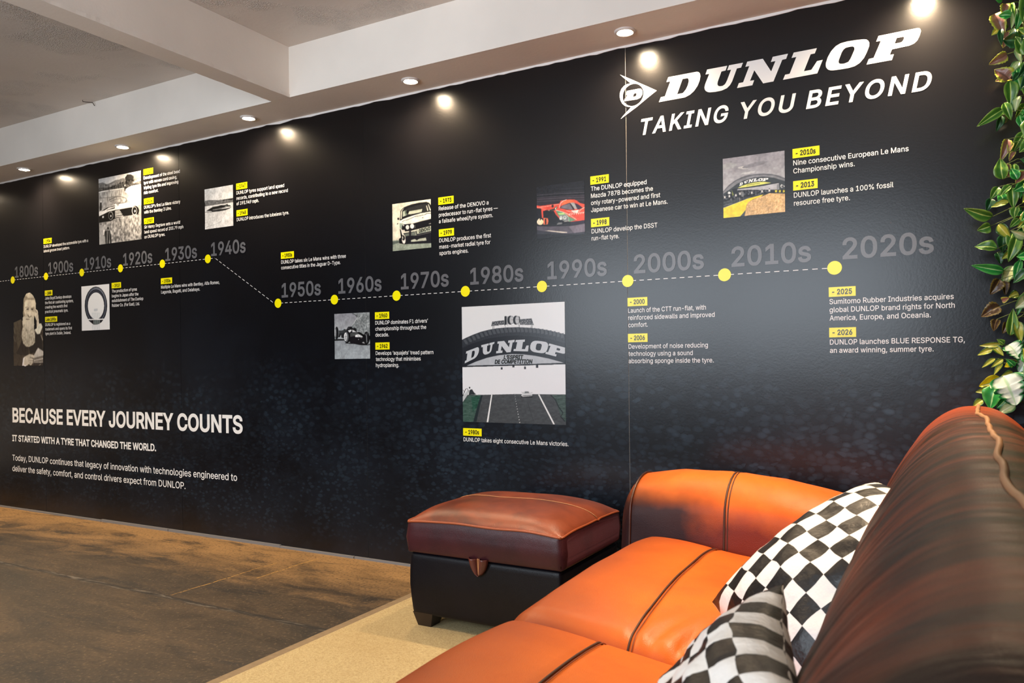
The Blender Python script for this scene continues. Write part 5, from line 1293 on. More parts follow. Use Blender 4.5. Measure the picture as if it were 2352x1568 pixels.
# headline block, lower left
HEADS = [("BECAUSE EVERY JOURNEY COUNTS", -6.009, 0.636, 2.397, 0.098, 0.05, 'headline', 6), ("IT STARTED WITH A TYRE THAT CHANGED THE WORLD.", -6.015, 0.495, 1.623, 0.043, 0.05, 'subheading', 4),
         ("Today, DUNLOP continues that legacy of innovation with technologies engineered to", -6.017, 0.353, 2.354, 0.041, 0.012, 'intro_text', 3),
         ("deliver the safety, comfort, and control drivers expect from DUNLOP.", -6.018, 0.274, 1.90, 0.041, 0.012, 'intro_text', 3)]
for t_, x, z, wd, cap, bo, nm, rs in HEADS:
    sh = text_shape(t_, x, z, cap, wd, bo, 0, rs)
    flat(nm, *sh, M_WHITE, mural)

# timeline: markers, dashes and decade labels
dots_l = [(-5.984 + 0.4184 * i, 1.6725) for i in range(6)]
dots_r = [(-3.316 + 0.4184 * i, 1.3795) for i in range(8)]
DEC = ['1800s', '1900s', '1910s', '1920s', '1930s', '1940s', '1950s', '1960s', '1970s', '1980s', '1990s', '2000s', '2010s', '2020s']
for i, (x, z) in enumerate(dots_l + dots_r):
    n = 40
    flat('timeline_marker', [(x + 0.0262 * math.cos(2 * math.pi * q / n), -0.0048, z + 0.0262 * math.sin(2 * math.pi * q / n)) for q in range(n)], [tuple(range(n))], M_YELLOW, mural)
    zb = 1.6885 if i < 6 else 1.412
    flat('decade_label', *text_shape(DEC[i], x + 0.0285, zb, 0.0755, 0.2935 if DEC[i][0] == '1' else 0.306, 0.038, 0, 8), M_GREY, mural)


def dash(mb, p, q, first=0.0, on=0.020, off=0.0155, h=0.0027):
    p, q = np.array(p), np.array(q)
    L = np.linalg.norm(q - p)
    d = (q - p) / L
    nrm = np.array([-d[1], d[0]]) * h / 2
    s_ = first
    while s_ < L:
        e_ = min(s_ + on, L)
        a, b_ = p + d * s_, p + d * e_
        mb.add([(t[0], -0.0042, t[1]) for t in (a - nrm, b_ - nrm, b_ + nrm, a + nrm)], [(0, 1, 2, 3)])
        s_ += on + off


for seq in (dots_l, dots_r):
    mb = MB()
    if seq is dots_l:
        dash(mb, (-6.9, 1.6725), (-5.984, 1.6725))
        dash(mb, dots_l[-1], (-3.835, 1.6725), 0.02)
    for p, q in zip(seq[:-1], seq[1:]):
        dash(mb, p, q, 0.018)
    flat('dashed_line', mb.v, mb.f, M_WHITE, mural)
mb = MB()
dash(mb, (-3.825, 1.6695), (-3.345, 1.3795), 0.0, 0.022, 0.0155)
flat('dashed_line', mb.v, mb.f, M_WHITE, mural)

# year tags and captions
for tg, x, zt, wd, lines in CAPTIONS:
    h = 0.0368
    wd = wd if tg != '- 1991' else 0.088
    o = flat('year_tag', *rect(x, x + wd, zt - h, zt, -0.0042), M_YELLOW, mural)
    dashless = tg.startswith('Late')
    tw = wd * (0.82 if dashless else 0.74)
    vs, fs = text_shape(tg, x + (wd - tw) * (0.5 if dashless else 0.47), zt - 0.0278, 0.0192, tw, 0.045, 0, 3, y=-0.0050)
    flat('tag_lettering', vs, fs, M_BLACK, o)
    mb = MB()
    for i, (t_, tw) in enumerate(lines):
        mb.add(*text_shape(t_, x + 0.0022, zt - 0.0645 - 0.03135 * i, 0.0192, tw, 0.012))
    flat('caption_text', mb.v, mb.f, M_WHITE, mural)


# ------------------------------------------------------------------ printed pictures: painted on a fine grid of coloured faces
def value_noise(u, v, seed):
    iu, iv = np.floor(u).astype(int), np.floor(v).astype(int)
    fu, fv = u - iu, v - iv
    h = lambda a, b_: (np.sin(a * 127.1 + b_ * 311.7 + seed * 17.3) * 43758.5453) % 1.0
    fu, fv = fu * fu * (3 - 2 * fu), fv * fv * (3 - 2 * fv)
    return (h(iu, iv) * (1 - fu) + h(iu + 1, iv) * fu) * (1 - fv) + (h(iu, iv + 1) * (1 - fu) + h(iu + 1, iv + 1) * fu) * fv


def inside(px_, py_, poly_):
    w_ = np.zeros(px_.shape, bool)
    P = np.array(poly_, float)
    Q = np.roll(P, -1, 0)
    for (ax, ay), (bx, by) in zip(P, Q):
        if ay == by:
            continue
        cnd = (ay > py_) != (by > py_)
        w_ ^= cnd & (px_ < (bx - ax) * (py_ - ay) / (by - ay) + ax)
    return w_


def paint(ops, nx, ny, ss=3):
    img = np.zeros((ny + 1, nx + 1, 3))
    cov = np.zeros((ny + 1, nx + 1))
    for j, (op, par, pts) in enumerate(ops):
        P = np.array(pts, float)
        a0, a1 = max(0, int(P[:, 0].min() / 1000 * nx) - 1), min(nx, int(P[:, 0].max() / 1000 * nx) + 2)
        b0, b1 = max(0, int(P[:, 1].min() / 1000 * ny) - 1), min(ny, int(P[:, 1].max() / 1000 * ny) + 2)
        if a1 < a0 or b1 < b0:
            continue
        gx, gy = np.meshgrid(np.arange(a0, a1 + 1), np.arange(b0, b1 + 1))
        al = np.zeros(gx.shape)
        for sx in range(ss):
            for sy in range(ss):
                u = (gx + (sx + 0.5) / ss - 0.5).clip(0, nx) / nx * 1000
                vv = (gy + (sy + 0.5) / ss - 0.5).clip(0, ny) / ny * 1000
                al += inside(u.clip(0.01, 999.9), vv.clip(0.01, 999.9), P)
        al /= ss * ss
        u, vv = gx / nx, gy / ny
        sub = img[b0:b1 + 1, a0:a1 + 1]
        if op == 'p':
            col = np.array(par, float)[None, None]
        elif op == 'g':
            t_ = ((vv * 1000 - P[:, 1].min()) / max(np.ptp(P[:, 1]), 1)).clip(0, 1)[..., None]
            col = np.array(par[0]) * (1 - t_) + np.array(par[1]) * t_
        else:
            amt, sc, fx, fy = par
            fr = 1000 / min(sc, 24)
            nz = value_noise(u * fr * fx, vv * fr * fy, j) * 0.65 + value_noise(u * fr * 2.1 * fx, vv * fr * 2.1 * fy, j + 3) * 0.35
            col = (sub + ((nz - 0.5) * 2 * amt)[..., None]).clip(4, 252)
        img[b0:b1 + 1, a0:a1 + 1] = sub * (1 - al[..., None]) + col * al[..., None]
        if op != 'n':
            cov[b0:b1 + 1, a0:a1 + 1] = np.maximum(cov[b0:b1 + 1, a0:a1 + 1], al)
    return img, cov


def soften(img, seed):
    """slight softness and uneven tone of an old press print"""
    P_ = np.pad(img, ((1, 1), (1, 1), (0, 0)), mode='edge')
    b_ = (P_[:-2, 1:-1] + P_[2:, 1:-1] + P_[1:-1, :-2] + P_[1:-1, 2:] + 4 * P_[1:-1, 1:-1]) / 8
    ny_, nx_ = img.shape[:2]
    u, vv = np.meshgrid(np.linspace(0, 1, nx_), np.linspace(0, 1, ny_))
    tone = 1 + 0.16 * (value_noise(u * 9, vv * 9, seed) - 0.5) + 0.14 * (value_noise(u * 30, vv * 30, seed + 2) - 0.5)
    return (b_ * tone[..., None]).clip(3, 253)


def srgb_lin(a):
    a = a / 255.0
    return np.where(a <= 0.04045, a / 12.92, ((a + 0.055) / 1.055) ** 2.4)


PHOTO_INFO = {'ph1': (100, 140, 'cut-out portrait of a bearded man in a dark suit with a hand to his head'), 'ph2': (110, 110, 'drawing of a tyre over a pale fountain'),
              'ph3': (170, 170, 'black and white picture of an open racing car on a beach'), 'ph4': (100, 100, 'grey picture of a streamlined car on a salt flat'),
              'ph5': (130, 130, 'sepia picture of a saloon car leaning in a corner'), 'ph6': (130, 130, 'grey picture of an open-wheel racing car'),
              'ph7': (140, 140, 'red and green racing car at night'), 'ph8': (300, 300, 'large black and white picture of a tyre-shaped bridge over a race track'),
              'ph9': (170, 170, 'picture of an arched bridge over a yellow and sandy track edge')}
PHOTO_OBJ = {}
for key, (nx, ny, lab) in PHOTO_INFO.items():
    x0, x1, z0, z1 = PHOTO_RECT[key]
    img, cov = paint(PHOTO_ART[key], nx, ny)
    if key not in ('ph2', 'ph8'):
        img = soften(img, len(key) + nx)
    colr = srgb_lin(img) * 0.92
    gx, gz = np.meshgrid(np.linspace(x0, x1, nx + 1), np.linspace(z1, z0, ny + 1))
    vs = np.stack([gx.ravel(), np.full(gx.size, -0.0038), gz.ravel()], 1)
    idx = np.arange((nx + 1) * (ny + 1)).reshape(ny + 1, nx + 1)
    q = np.stack([idx[1:, :-1], idx[1:, 1:], idx[:-1, 1:], idx[:-1, :-1]], -1).reshape(-1, 4)
    if key == 'ph1':
        cm_ = (cov.ravel()[q] > 0.5).all(1)
        q = q[cm_]
    me = bpy.data.meshes.new('photograph')
    me.from_pydata(vs.tolist(), [], q.tolist())
    ca = me.color_attributes.new('Col', 'FLOAT_COLOR', 'POINT')
    ca.data.foreach_set('color', np.concatenate([colr.reshape(-1, 3), np.ones((colr.size // 3, 1))], 1).ravel())
    me.materials.append(M_PHOTO)
    o = bpy.data.objects.new('photograph', me)
    COL.objects.link(o)
    o.parent = mural
    o['label'] = lab
    PHOTO_OBJ[key] = o

# slab lettering on the two pictured bridges
unit = {}
for ch, loops in LETTERS.items():
    L2 = [[(a - 0.4227 * (b_ - 2.13), b_) for a, b_ in lp] for lp in loops]
    xs = [a for lp in L2 for a, _ in lp]
    unit[ch] = [[((a - min(xs)) / (max(xs) - min(xs)), (2.2317 - b_) / 0.1017) for a, b_ in lp] for lp in L2]


def bridge(key, quads, rgb, nm):
    x0, x1, z0, z1 = PHOTO_RECT[key]
    mb = MB()
    for ch, qd in zip('DUNLOP', quads):
        loops = []
        for lp in unit[ch]:
            P = []
            for u, vv in lp:
                a = np.array(qd[0]) * (1 - u) + np.array(qd[1]) * u
                c_ = np.array(qd[3]) * (1 - u) + np.array(qd[2]) * u
                t_ = a * (1 - vv) + c_ * vv
                P.append((x0 + (x1 - x0) * min(t_[0] / 1000, 0.999), z1 - (z1 - z0) * t_[1] / 1000))
            loops.append(P)
        V, T = fill_loops(loops, 'evenodd')
        mb.add([(p[0], -0.0043, p[1]) for p in V], [tuple(int(i) for i in t) for t in T])
    flat('bridge_lettering', mb.v, mb.f, ink(nm, rgb), PHOTO_OBJ[key])


bridge('ph8', BRIDGE_QUADS, (190, 196, 203), 'bridge_letter_ink')
bridge('ph9', ARCH_QUADS, (240, 242, 244), 'arch_letter_ink')
mb = MB()
mb.add(*text_shape("L\u2019ESPRIT", -1.8503, 1.0475, 0.0175, 0.104, 0.07, 0.16))
mb.add(*text_shape("DE COMPETITION", -1.8997, 1.0262, 0.0178, 0.201, 0.07, 0.16))
flat('bridge_slogan', mb.v, mb.f, M_BLACK, PHOTO_OBJ['ph8'])
vs, fs = text_shape("DENOVO", 0, 0, 0.0165, 0.067, 0.05)
flat('plate_lettering', [(-2.3327 + a, y, 1.6890 + c_ + a * 0.135) for a, y, c_ in vs], fs, M_BLACK, PHOTO_OBJ['ph5'])


# ------------------------------------------------------------------ leather
def leather(name, main, dark, lo=0.42, hi=0.66, scale=3.0, stretch=(1, 1, 1), rough=0.38, wear_light=None, wrinkle=0.0, fac=0.8, spec=0.5):
    k = NT(name)
    v = k.coord(scale=stretch)
    v0 = k.coord()
    n1 = k.noise(v, scale, 5, 0.6, 0.4)
    c = k.mix(k.math('MULTIPLY', k.ramp(n1, lo, hi), fac), rgba(main), rgba(dark))
    fine = k.noise(v0, 14, 5, 0.65)
    c = k.mix(k.math('MULTIPLY', k.ramp(fine, 0.48, 0.75), 0.22), c, rgba(dark))
    if wear_light:
        for axis, a, b_, rgb_, amt, zlim in wear_light:      # colour patches along one axis from a to b, burnish and painted-in lamplight
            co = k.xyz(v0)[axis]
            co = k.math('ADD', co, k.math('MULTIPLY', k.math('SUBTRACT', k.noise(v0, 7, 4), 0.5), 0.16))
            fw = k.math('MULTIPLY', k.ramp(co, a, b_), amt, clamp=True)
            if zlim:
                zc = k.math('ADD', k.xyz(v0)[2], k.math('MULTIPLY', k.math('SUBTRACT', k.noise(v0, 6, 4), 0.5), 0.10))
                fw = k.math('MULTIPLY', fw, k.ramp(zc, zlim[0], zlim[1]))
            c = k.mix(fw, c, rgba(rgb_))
    vo = k.n('ShaderNodeTexVoronoi', Vector=v0, feature='DISTANCE_TO_EDGE')
    vo.inputs['Scale'].default_value = 260
    h = k.math('ADD', k.math('MULTIPLY', vo.outputs['Distance'], 0.8), k.math('MULTIPLY', k.noise(v, 22, 5, 0.6), 1.0 + wrinkle))
    k.bump(h, 0.16, 0.004)
    return k.set(Base_Color=c, Roughness=k.math('ADD', rough - 0.06, k.math('MULTIPLY', fine, 0.16)), Specular_IOR_Level=spec)


M_SEAT = leather('seat_leather', (204, 100, 24), (158, 58, 14), 0.42, 0.70, 1.8, rough=0.42, fac=0.6, spec=0.35,
                 wear_light=[(0, -0.20, -0.47, (120, 52, 22), 0.85, None)])
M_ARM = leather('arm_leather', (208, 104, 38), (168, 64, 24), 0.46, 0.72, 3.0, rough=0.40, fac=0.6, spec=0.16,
                wear_light=[(2, 0.56, 0.44, (98, 28, 20), 0.92, None), (0, -0.20, -0.34, (30, 17, 21), 0.95, (0.62, 0.51))])  # dark red low on the arm; near-black wear towards its front end
M_BACK = leather('back_leather', (96, 46, 28), (27, 22, 18), 0.36, 0.58, 2.4, (0.6, 6.0, 0.6), 0.42, wrinkle=2.2, fac=0.95, spec=0.22, wear_light=[(1, 0.50, 1.05, (158, 70, 38), 0.65, None)])  # orange far end: lamplight on the back, painted into the leather colour
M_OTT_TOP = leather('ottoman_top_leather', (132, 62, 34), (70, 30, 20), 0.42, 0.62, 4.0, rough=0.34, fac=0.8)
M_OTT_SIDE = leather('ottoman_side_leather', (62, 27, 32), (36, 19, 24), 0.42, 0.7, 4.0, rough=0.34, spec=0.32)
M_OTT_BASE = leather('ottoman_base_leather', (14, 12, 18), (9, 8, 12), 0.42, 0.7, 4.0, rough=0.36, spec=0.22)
M_SEAM = plain('seam_thread_dark', (62, 32, 18), 0.6)
M_SEAM_L = plain('seam_thread_tan', (176, 120, 76), 0.6)
M_FOOT = plain('dark_wood_foot', (36, 24, 20), 0.4)
M_PIPE = leather('piping_leather', (64, 30, 20), (40, 20, 16), rough=0.36)


def spread(n, p=1.5):
    out = []
    for i in range(n + 1):
        t = -1 + 2 * i / n
        out.append(math.copysign(1 - (1 - abs(t)) ** p, t))
    return out


def rbox(half, rad, nx=34, ny=34, nz=14, f=None):
    """rounded box as a grid of quads about the origin; f maps a point to its final place"""
    hx, hy, hz = half
    grid = {}
    vs, fs = [], []

    def vert(p):
        key = tuple(round(c, 6) for c in p)
        if key not in grid:
            q = Vector((p[0] * hx, p[1] * hy, p[2] * hz))
            inn = Vector((max(-hx + rad, min(hx - rad, q.x)), max(-hy + rad, min(hy - rad, q.y)), max(-hz + rad, min(hz - rad, q.z))))
            d = q - inn
            if d.length > 1e-9:
                q = inn + d.normalized() * rad
            if f:
                q = Vector(f(q))
            grid[key] = len(vs)
            vs.append(q)
        return grid[key]
    sx, sy, sz = spread(nx), spread(ny), spread(nz)
    for a, b_, mk in ((sx, sy, lambda u, v_, s: (u, v_, s)), (sx, sz, lambda u, v_, s: (u, s, v_)), (sy, sz, lambda u, v_, s: (s, u, v_))):
        for s in (-1, 1):
            for i in range(len(a) - 1):
                for j in range(len(b_) - 1):
                    fs.append((vert(mk(a[i], b_[j], s)), vert(mk(a[i + 1], b_[j], s)), vert(mk(a[i + 1], b_[j + 1], s)), vert(mk(a[i], b_[j + 1], s))))
    return vs, fs


def bumpn(x, y, z, s, seed=0.0):
    return mnoise.noise((x * s + seed, y * s - seed, z * s + 2 * seed))


# ------------------------------------------------------------------ ottoman
def ottoman():
    cx, cy = -1.525, -0.487
    t = thing('ottoman', 'square brown leather storage ottoman with a puffed lid standing against the mural', 'ottoman', (cx, cy, 0.01))
    hx, hy = 0.335, 0.276
    ztop = 0.408

    def lidf(q):
        x, y, z = q
        u, v_ = x / hx, y / hy
        du, dv = max(0.0, abs(u) - 0.90) / 0.10, max(0.0, abs(v_) - 0.88) / 0.12
        dd = math.hypot(du, dv)
        if dd > 1:
            x = math.copysign((0.90 + 0.10 * du / dd) * hx, x)
            y = math.copysign((0.88 + 0.12 * dv / dd) * hy, y)
        if z > 0:
            w_ = max(0, (z / 0.058))
            e = max(0.0, (1 - abs(u) ** 4.5)) * max(0.0, (1 - abs(v_) ** 4.5))
            z = z + w_ * 0.072 * e ** 0.62 + 0.004 * bumpn(x, y, 0, 6)
            dent = math.exp(-((y - 0.02 - 0.03 * abs(u) ** 4) / 0.008) ** 2)
            z -= 0.004 * dent * w_
        x += 0.010 * (1 - abs(z) / 0.09) * (u if abs(u) > .9 else 0)
        y += 0.010 * (1 - min(1, abs(z) / 0.09)) * (v_ if abs(v_) > .9 else 0)
        return x, y, z + 0.348
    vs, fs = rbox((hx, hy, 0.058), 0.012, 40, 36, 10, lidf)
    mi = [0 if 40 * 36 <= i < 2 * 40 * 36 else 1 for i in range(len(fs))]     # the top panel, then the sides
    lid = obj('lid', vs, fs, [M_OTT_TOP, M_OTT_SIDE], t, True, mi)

    def top(u, v_, up=0.0):
        x, y, z = lidf(Vector((u * (hx - 0.003), v_ * (hy - 0.003), 0.058)))
        return (x, y, z + up)
    mb = MB()
    ring = [top(u, -1) for u in spread(40, 1.2)] + [top(1, v_) for v_ in spread(40, 1.2)] + [top(-u, 1) for u in spread(40, 1.2)] + [top(-1, -v_) for v_ in spread(40, 1.2)]
    mb.tube(ring + [ring[0]], 0.0042, 6)
    mb.build('piping', plain('lid_piping', (150, 74, 40), 0.4), lid, True)
    mb = MB()
    mb.tube([top(u, (0.02 + 0.03 * abs(u) ** 4) / hy, 0.0035) for u in [-0.99 + 1.98 * i / 60 for i in range(61)]], 0.0016, 6)
    mb.build('seam', M_SEAM_L, lid, True)
    for sx_ in (-1, 1):
        mb = MB()
        mb.tube([(sx_ * (hx - 0.006), -hy + 0.004, 0.30), (sx_ * (hx - 0.005), -hy + 0.003, 0.35), (sx_ * (hx - 0.009), -hy + 0.008, 0.400)], 0.002, 6)
        mb.build('corner_piping', plain('corner_piping', (84, 40, 34), 0.4), lid, True)

    def basef(q):
        x, y, z = q
        k_ = 1 - 0.020 * max(0, -z / 0.12)
        bul = 1 + 0.012 * (1 - (z / 0.12) ** 2)
        return x * k_ * bul, y * k_ * bul, z + 0.168
    vs, fs = rbox((0.326, 0.268, 0.120), 0.014, 24, 24, 16, basef)
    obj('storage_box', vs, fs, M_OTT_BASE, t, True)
    for sx_ in (-1, 1):
        for sy_ in (-1, 1):
            mb = MB()
            x, y = sx_ * 0.272, sy_ * 0.216
            vs = []
            for z, h_ in ((0.0, 0.030), (0.056, 0.046)):
                ox = -sx_ * (0.046 - h_) * -0.2
                vs += [(x - h_ + ox, y - h_, z), (x + h_ + ox, y - h_, z), (x + h_ + ox, y + h_, z), (x - h_ + ox, y + h_, z)]
            mb.add(vs, [(0, 1, 2, 3), (4, 5, 6, 7), (0, 1, 5, 4), (1, 2, 6, 5), (2, 3, 7, 6), (3, 0, 4, 7)])
            mb.build('foot', M_FOOT, t)
    # folded leather pull tab under the lid: two lobes meeting at a slot
    mb, lips = MB(), MB()
    n = 10
    for sd in (-1, 1):
        vs, fs = [], []
        for i in range(n + 1):
            a = i / n
            for j in range(7):
                b_ = j / 6
                half = 0.040 * math.sqrt(max(0.0, 1 - a ** 1.7))
                xx = sd * (0.0035 * (1 - a) + (half) * b_) - 0.004
                yy = -0.004 - 0.024 * math.sin(math.pi * min(1, 0.25 + 0.75 * (1 - b_))) ** 0.8 * (1 - 0.55 * a) * (1 - b_ ** 3)
                vs.append((xx, -hy + 0.004 + yy - 0.004, 0.300 - 0.064 * a))
        for i in range(n):
            for j in range(6):
                fs.append((i * 7 + j, i * 7 + j + 1, i * 7 + 8 + j, i * 7 + 7 + j))
        mb.add(vs, fs)
        lips.tube([vs[i * 7] for i in range(n + 1)], 0.0022, 6)
    o = mb.build('pull_tab', leather('tab_leather', (104, 50, 40), (56, 28, 30), rough=0.34), t, True)
    sm = o.modifiers.new('thickness', 'SOLIDIFY')
    sm.thickness = 0.003
    lips.build('tab_edge', M_SEAM_L, o, True)
    return t


ottoman()

# ------------------------------------------------------------------ sofa
sofa = thing('leather_sofa', 'tan orange leather two-seater sofa with worn brown back, near the right-hand end of the mural', 'sofa', (-0.45, -1.55, 0.01))
SO = Vector((-0.45, -1.55, 0.01))
b = MB()
vs, fs = rbox((0.46, 1.10, 0.13), 0.03, 12, 20, 8, lambda q: (q.x + 0.02, q.y, q.z + 0.19))
obj('base', vs, fs, M_PIPE, sofa, True)
for sx_ in (-0.38, 0.55):
    for sy_ in (-1.0, 1.05):
        mb = MB(); mb.box(sx_ - 0.04, sx_ + 0.04, sy_ - 0.04, sy_ + 0.04, 0.0, 0.07); mb.build('foot', M_FOOT, sofa)


def cushion(y0, y1, seed):
    cx, cy, cz = (-0.945 - 0.13) / 2, (y0 + y1) / 2, 0.352
    hx, hy, hz = 0.4075, (y1 - y0) / 2, 0.085

    def f(q):
        x, y, z = q
        u, v_ = x / hx, y / hy
        e = max(0.0, 1 - abs(v_) ** 2.5) * max(0.0, 1 - max(0, abs(u)) ** 3.2)
        if z > 0:
            z += (z / hz) * (0.050 * e ** 0.6 + 0.006 * bumpn(x, y, 0, 5, seed))
            g = math.exp(-((x - seamx(v_)) / 0.010) ** 2)
            z -= 0.005 * g * (z / hz)
            # pulled creases along the side near the neighbouring cushion
            cr = math.sin(x * 105 + 5 * bumpn(x, y, 0, 5, seed)) * 0.5 + 0.5
            z -= 0.020 * cr ** 2 * max(0, 1 - abs(v_ + 0.86) / 0.34) ** 1.5 * max(0, min(1, (u + 0.35) * 2)) * (z / hz)
        # waterfall front
        if u < -0.75:
            z -= 0.012 * ((-u - 0.75) / 0.25) ** 2
            x -= 0.018 * (1 - (z / hz) ** 2 if abs(z) < hz else 0)
        z -= 0.056 * (u + 1)
        return cx + x - SO.x, cy + y - SO.y, cz + z - SO.z

    def seamx(v_):
        return -0.118 - 0.02 * v_
    vs, fs = rbox((hx, hy, hz), 0.062, 110, 60, 16, f)
    o = obj('seat_cushion', vs, fs, M_SEAT, sofa, True)
    for dx_, rr, nm in ((-0.003, 0.0027, 'seam'), (0.0065, 0.0013, 'stitching')):
        mb = MB()
        P = []
        for i in range(81):
            v_ = -0.985 + 1.97 * i / 80
            q = Vector((seamx(v_) + dx_, v_ * hy, hz))
            yy = abs(q.y) - (hy - 0.062)
            if yy > 0:
                a = min(1, yy / 0.062)
                q.z = hz - 0.062 + 0.062 * math.sqrt(max(0, 1 - a * a))
            p = f(q)
            P.append((p[0], p[1], p[2] + 0.0044))
        mb.tube(P, rr, 6)
        mb.build(nm, M_SEAM if nm == 'seam' else plain('stitch_brown', (120, 56, 26), 0.6), o, True)
    return o


cushion(-1.585, -0.625, 1.3)
cushion(-2.55, -1.588, 4.7)


# arm: a padded shape swept along x
def arm(yin, yout, sgn):
    """sgn +1: the arm by the mural, inner face towards -y"""
    prof = []   # (fraction across from inner face, height fraction)
    n = 36
    L = 40
    xs = [-1.03 + (1.03 - 0.05) * (i / L) ** 1.3 for i in range(L + 1)]

    def ztop(x):
        pts = [(-1.03, 0.585), (-0.98, 0.622), (-0.85, 0.640), (-0.66, 0.643), (-0.5, 0.628), (-0.36, 0.598), (-0.2, 0.565), (0.0, 0.55)]
        return float(np.interp(x, [p[0] for p in pts], [p[1] for p in pts]))
    vs, fs = [], []
    for i, x in enumerate(xs):
        zt = ztop(x) - SO.z
        w_ = abs(yout - yin)
        shrink = 1.0
        e = 0.045
        if x < -1.03 + e:
            a = (x + 1.03) / e
            shrink = 0.0 + math.sqrt(max(0.0, 1 - (1 - a) ** 2))
        ins = (1 - shrink) * e * 0.8
        for j in range(n + 1):
            a = j / n
            # path: inner face up, rounded top, outer face down
            rr = 0.135
            top_c = zt - rr
            if a < 0.3:
                yy, zz = 0.0, 0.10 + (top_c - 0.10) * (a / 0.3)
                yy = 0.022 * math.sin(math.pi * (a / 0.3))
                yy = -yy * 0.6
            elif a < 0.7:
                th = math.pi * (a - 0.3) / 0.4
                yy = w_ / 2 - math.cos(th) * w_ / 2
                zz = top_c + math.sin(th) * rr
            else:
                yy, zz = w_, top_c - (top_c - 0.10) * ((a - 0.7) / 0.3)
            yy = w_ / 2 + (yy - w_ / 2) * (1 - ins * 2 / w_)
            zz -= ins * (1 if a > 0.25 and a < 0.75 else 0.3)
            Y_ = yin + sgn * yy - SO.y
            g = math.exp(-((x + 0.665) / 0.011) ** 2) * 0.006
            nz = 0.004 * bumpn(x, yy, zz, 7, 2.2)
            cy_, cz_ = yin + sgn * w_ / 2 - SO.y, top_c
            dv = Vector((0, Y_ - cy_, max(0, zz - cz_)))
            if dv.length > 1e-6:
                dv.normalize()
            vs.append((x - SO.x, Y_ + dv.y * (nz - g), zz + dv.z * (nz - g)))
    for i in range(L):
        for j in range(n):
            fs.append((i * (n + 1) + j, i * (n + 1) + j + 1, (i + 1) * (n + 1) + j + 1, (i + 1) * (n + 1) + j))
    fs.append(tuple(range(n + 1)))
    fs.append(tuple(range(L * (n + 1), (L + 1) * (n + 1))))
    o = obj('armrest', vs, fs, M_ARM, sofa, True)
    k_ = min(range(L + 1), key=lambda i: abs(xs[i] + 0.665))
    for off, r_, nm in ((0.0, 0.0036, 'seam'), (0.011, 0.002, 'stitching')):
        mb = MB()
        mb.tube([Vector((xs[k_] - SO.x + off, vs[k_ * (n + 1) + j][1] * 1.0 - sgn * 0.0015, vs[k_ * (n + 1) + j][2] + 0.001)) for j in range(3, n - 3)], r_, 6)
        mb.build(nm, M_SEAM, o, True)
    k_ = 4
    mb = MB()
    mb.tube([Vector((xs[k_] - SO.x - 0.004, vs[k_ * (n + 1) + j][1] - sgn * 0.002, vs[k_ * (n + 1) + j][2] + 0.002)) for j in range(0, n + 1)], 0.0042, 6)
    mb.build('piping', M_PIPE, o, True)
    return o


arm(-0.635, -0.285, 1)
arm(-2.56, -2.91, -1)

# back: one padded roll swept along y, closing round at each end
prof = catmull([(-0.16, 0.10), (-0.215, 0.36), (-0.225, 0.47), (-0.185, 0.60), (-0.135, 0.72), (-0.075, 0.815), (-0.01, 0.870), (0.055, 0.885), (0.125, 0.868), (0.195, 0.80), (0.235, 0.68), (0.25, 0.45), (0.25, 0.10)], 7)
prof = [np.array(p) for p in prof]
NB, Y_A, Y_B = 320, -0.34, -2.86
cen = np.array((0.04, 0.50))
vs, fs = [], []
npf = len(prof)


def back_pt(j, y, lift=0.0):
    p = prof[j]
    t_ = prof[min(j + 1, npf - 1)] - prof[max(j - 1, 0)]
    t_ = t_ / np.linalg.norm(t_)
    nrm = np.array((-t_[1], t_[0]))
    tt = j / npf
    e = min(abs(y - Y_A), abs(y - Y_B))
    R_ = 0.20
    s_ = 1.0 if e >= R_ else math.sqrt(max(0.0, 1 - (1 - e / R_) ** 2)) * 0.55 + 0.45
    front = max(0, 1 - abs(tt - 0.30) / 0.40)
    yy_ = y + 0.35 * (tt - 0.4)
    wr = 0.0085 * bumpn(tt * 1.8, yy_ * 4.0, 0, 1, 3.3) + 0.0032 * bumpn(tt * 3, yy_ * 15, 0, 1, 8.1) + 0.0016 * bumpn(tt * 3, yy_ * 48, 0, 1, 2.1)
    fold = -0.014 * math.exp(-((y + 1.50 + 0.25 * (tt - 0.4)) / 0.030) ** 2) * front - 0.010 * math.exp(-((y + 1.12 + 0.3 * (tt - 0.4)) / 0.022) ** 2) * front
    q = cen + (p - cen) * s_ + nrm * (wr + fold + lift) * (1 if 2 < j < npf - 3 else 0)
    return (q[0] - SO.x, y - SO.y, q[1] - SO.z)


ys = [Y_A + (Y_B - Y_A) * (0.5 - 0.5 * math.cos(math.pi * i / NB)) for i in range(NB + 1)]
for y in ys:
    vs += [back_pt(j, y) for j in range(npf)]
for i in range(NB):
    for j in range(npf - 1):
        fs.append((i * npf + j, i * npf + j + 1, (i + 1) * npf + j + 1, (i + 1) * npf + j))
fs.append(tuple(range(npf)))
fs.append(tuple(range(NB * npf, (NB + 1) * npf)))
bo = obj('backrest', vs, fs, M_BACK, sofa, True)
jr = min(range(npf), key=lambda j: abs(prof[j][0] - 0.062) + (0 if prof[j][1] > 0.8 else 9))
mb = MB()
P = []
for i in range(160):
    y = -0.42 - i * 0.0150
    jj = jr + 2.2 * bumpn(0, y * 2.2, 0, 1, 5.5) + 0.8 * bumpn(0, y * 6, 0, 1, 1.5)
    j0 = int(math.floor(jj))
    a, c_ = np.array(back_pt(j0, y, 0.002)), np.array(back_pt(j0 + 1, y, 0.002))
    P.append(tuple(a + (c_ - a) * (jj - j0)))
mb.tube(P, 0.0055, 7)
mb.build('seam', plain('back_seam', (150, 108, 74), 0.5), bo, True)


